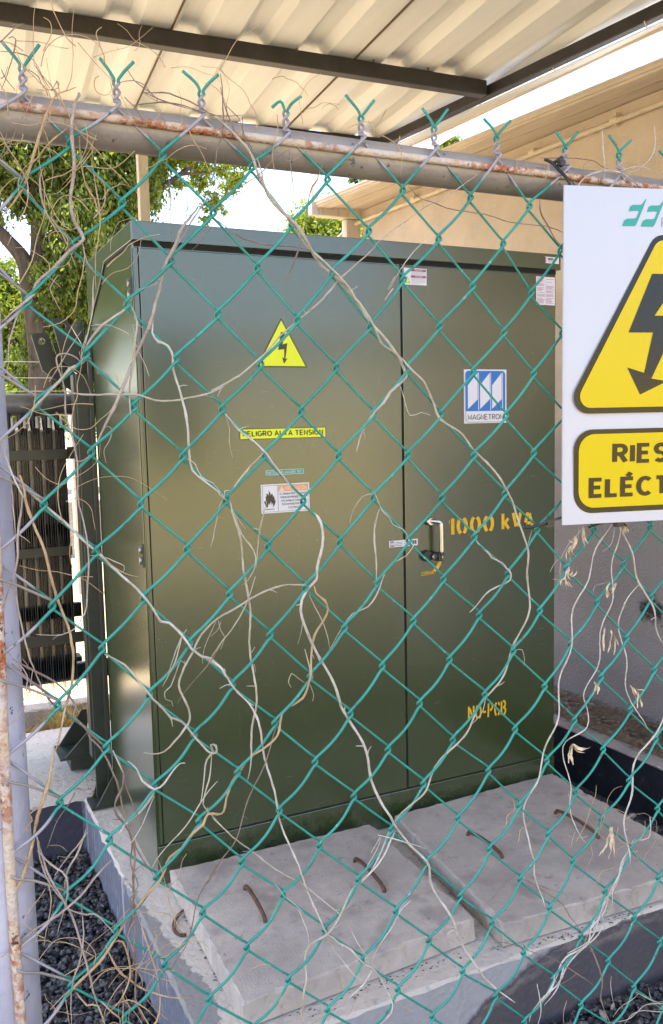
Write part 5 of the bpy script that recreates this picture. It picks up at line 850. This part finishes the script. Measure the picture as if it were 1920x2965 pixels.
# cable ties
m=MB(); m.tube([(.872,1.000,1.622),(.869,1.008,1.640),(.866,1.022,1.655),(.862,1.030,1.666),(.850,1.034,1.672)],.0024,6,3); m.tube([(.868,1.020,1.660),(.862,1.015,1.668),(.874,1.026,1.674),(.880,1.05,1.674)],.0028,6,3); m.box(.862,.871,1.014,1.022,1.660,1.668)
tag(build(m,'cable_tie',M['tie'],None),'black cable tie holding the upper left corner of the sign to the top rail','cable tie')
m=MB(); m.prism([(.815,1.018,1.140),(.815,1.018,1.1435),(.8765,1.001,1.160),(.8765,1.001,1.156)],(0,.0012,0)); m.box(.838,.850,1.010,1.018,1.140,1.148); m.tube([(.812,1.030,1.146),(.806,1.022,1.142),(.812,1.018,1.1415),(.840,1.013,1.146)],.0022,6,3)
tag(build(m,'cable_tie',M['tie'],None),'black cable tie knotted at the lower left corner of the sign beside the kVA lettering','cable tie')
m=MB(); m.tube([(.93,1.026,1.132),(.955,1.018,1.139),(.985,1.012,1.136),(1.0,1.02,1.13)],.0022,6,3); m.box(.972,.984,1.008,1.018,1.131,1.141)
tag(build(m,'cable_tie',M['tie'],None),'black cable tie under the lower edge of the sign near the edge of the picture','cable tie')
# ---------------- far fence ----------------
FF=thing('far_fence','distant silver chain-link fence with cream posts and three strands of barbed wire','fence',(1.0,7.0,0))
m=MB(); n=0
p=.075
for i in range(90):
    x=-2+i*p; pts=[(x+(p*.5 if j%2 else -p*.5)+p*.5,7.0+(.004 if j%2 else -.004),.02+j*p*.72) for j in range(26)]
    m.tube(pts,.0026,4,0,False)
build(m,'wire_mesh',M['galvwire'],FF)
for x in (-2.6,-.8,1.165,3.2,5.2):
    m=MB(); m.box(x-.035,x+.035,6.99-.07+.07,7.09,-.1,2.05); build(m,'post',M['column'],FF)
for z in (1.60,1.70,1.82):
    m=MB(); m.tube([(-3,7.0,z),(1.1,7.0,z-.01),(5.5,7.0,z)],.0018,4); build(m,'barbed_wire',M['galvwire'],FF)
m=MB(); m.box(-3,6,9.2,9.4,-.1,.55); t=build(m,'low_wall',M['tar'] if 0 else node_mat('grey_block',(.22,.2,.18),.9,col2=(.3,.27,.23),scale=4)); tag(t,'low grey block wall far behind the radiator and the silver fence','wall')
# unseen earth bank added behind the camera for the gold reflection in the doors
g=MB(); vs=[];fs=[]
for j in range(9):
    for i in range(41):
        x=-30+i*1.5; y=-7-j*1.6; z=-.2+2.3*(1-math.exp(-((j/3.2)**2)))+.35*math.sin(x*.45)+.25*math.sin(x*1.1+j)
        vs.append((x,y,z if j else -.4))
for j in range(8):
    for i in range(40): a=j*41+i; fs.append((a,a+41,a+42,a+1))
g.add(vs,fs,True); tag(build(g,'reflection_bank',node_mat('reflection_bank_gold',(.60,.42,.17),.95,col2=(.27,.25,.08),scale=.32,detail=5,lo=.42,hi=.66,bump=1,bscale=6)),kind='structure')
# ---------------- trees ----------------
def crown(clumps,per,leaf,mat,parent,seed,name='crown',asp=.45,hang=.0):
    r=np.random.RandomState(seed); V=[]
    for x,y,z,R_ in clumps:
        n=int(per*(R_/.4)**2); sub=r.normal(size=(max(5,int(n/38)),3))*R_*.5; k=len(sub)
        c=np.array([x,y,z])+sub[r.randint(0,k,n)]+r.normal(size=(n,3))*R_*.19*np.array([1,1,1+hang])
        d=r.normal(size=(n,3)); d[:,2]-=.6+hang; d/=np.linalg.norm(d,axis=1)[:,None]; q=np.cross(d,r.normal(size=(n,3))); q/=np.linalg.norm(q,axis=1)[:,None]
        s=leaf*r.uniform(.6,1.3,(n,1)); a=d*s; b=q*s*asp
        V.append(np.stack([c-a,c-b+a*.1,c+a,c+b+a*.1],1).reshape(-1,3))
    return numesh(name,np.concatenate(V),4,mat,parent)
def tree(label,base,lines,radii,clumps,per,leaf,mat,seed,hang=0,group=None):
    t=thing('tree',label,'tree',base,group)
    m=MB()
    for ln,(ra,rb) in zip(lines,radii):
        n=len(ln); m.tube(ln,[ra+(rb-ra)*i/(n-1) for i in range(n)],9,4)
    build(m,'trunk',M['bark'],t); crown(clumps,per,leaf,mat,t,seed,hang=hang); return t
b0=T1T[0][0]
T1T[0]=[(b0[0]+.05,b0[1],-.1)]+T1T[0]
rd_=[(.20,.07),(.13,.04),(.07,.03),(.05,.02),(.07,.015),(.03,.01),(.10,.06)]
tr_=tree('large dark-trunked tree with hanging foliage left of the cabinet behind the radiator',(b0[0],b0[1],-.1),T1T,rd_,T1C,5200,.042,M['leafd'],4,hang=1.0)
crown(T1C,3400,.034,M['leafb'],tr_,14,name='crown',hang=1.0)
crown(T1S,2200,.036,M['leafb'],tr_,6,name='crown')
def bush(label,cl,per,leaf,mat,seed):
    cx=cl[0][0];cy=cl[0][1]; ls=[[(cx+.3,cy,-.2),(cx+.25,cy,1.5),(cx,cy,cl[0][2])]]
    for c in cl[1:3]: ls.append([(cx+.25,cy,1.5),((cx+c[0])/2,(cy+c[1])/2,(1.5+c[2])/2),(c[0],c[1],c[2])])
    return tree(label,(cx+.3,cy,-.2),ls,[(.12,.05)]+[(.05,.02)]*2,cl,per,leaf,mat,seed)
bush('bright yellow-green sunlit tree at the left edge behind the big trunk',T2C,3500,.055,M['leafb'],21)
bush('broad sunlit yellow-green tree standing left of the view beyond the silver fence',[(-2.6,13,3.2,.9),(-3.6,13.4,4.2,1.0),(-1.6,13.6,4.3,1.0),(-4.4,13,3,.9),(-.6,13.8,3.4,.8),(-2.4,13.5,5.4,1.1),(-5.5,13,4,1.)],1100,.085,M['leafb'],27)
bush('sunlit green tree seen over the cabinet lid beside the building corner',T3C,3000,.06,M['leafb'],22)
bush('small tree top showing above the building roof under the rail',T4C,2200,.07,M['leafb'],23)
bush('sparse tree top peeking over the roof edge beside the steel upright',T5C,420,.09,M['leafd'],24)
for o in list(bpy.data.objects):
    if '_b' in o: del o['_b']
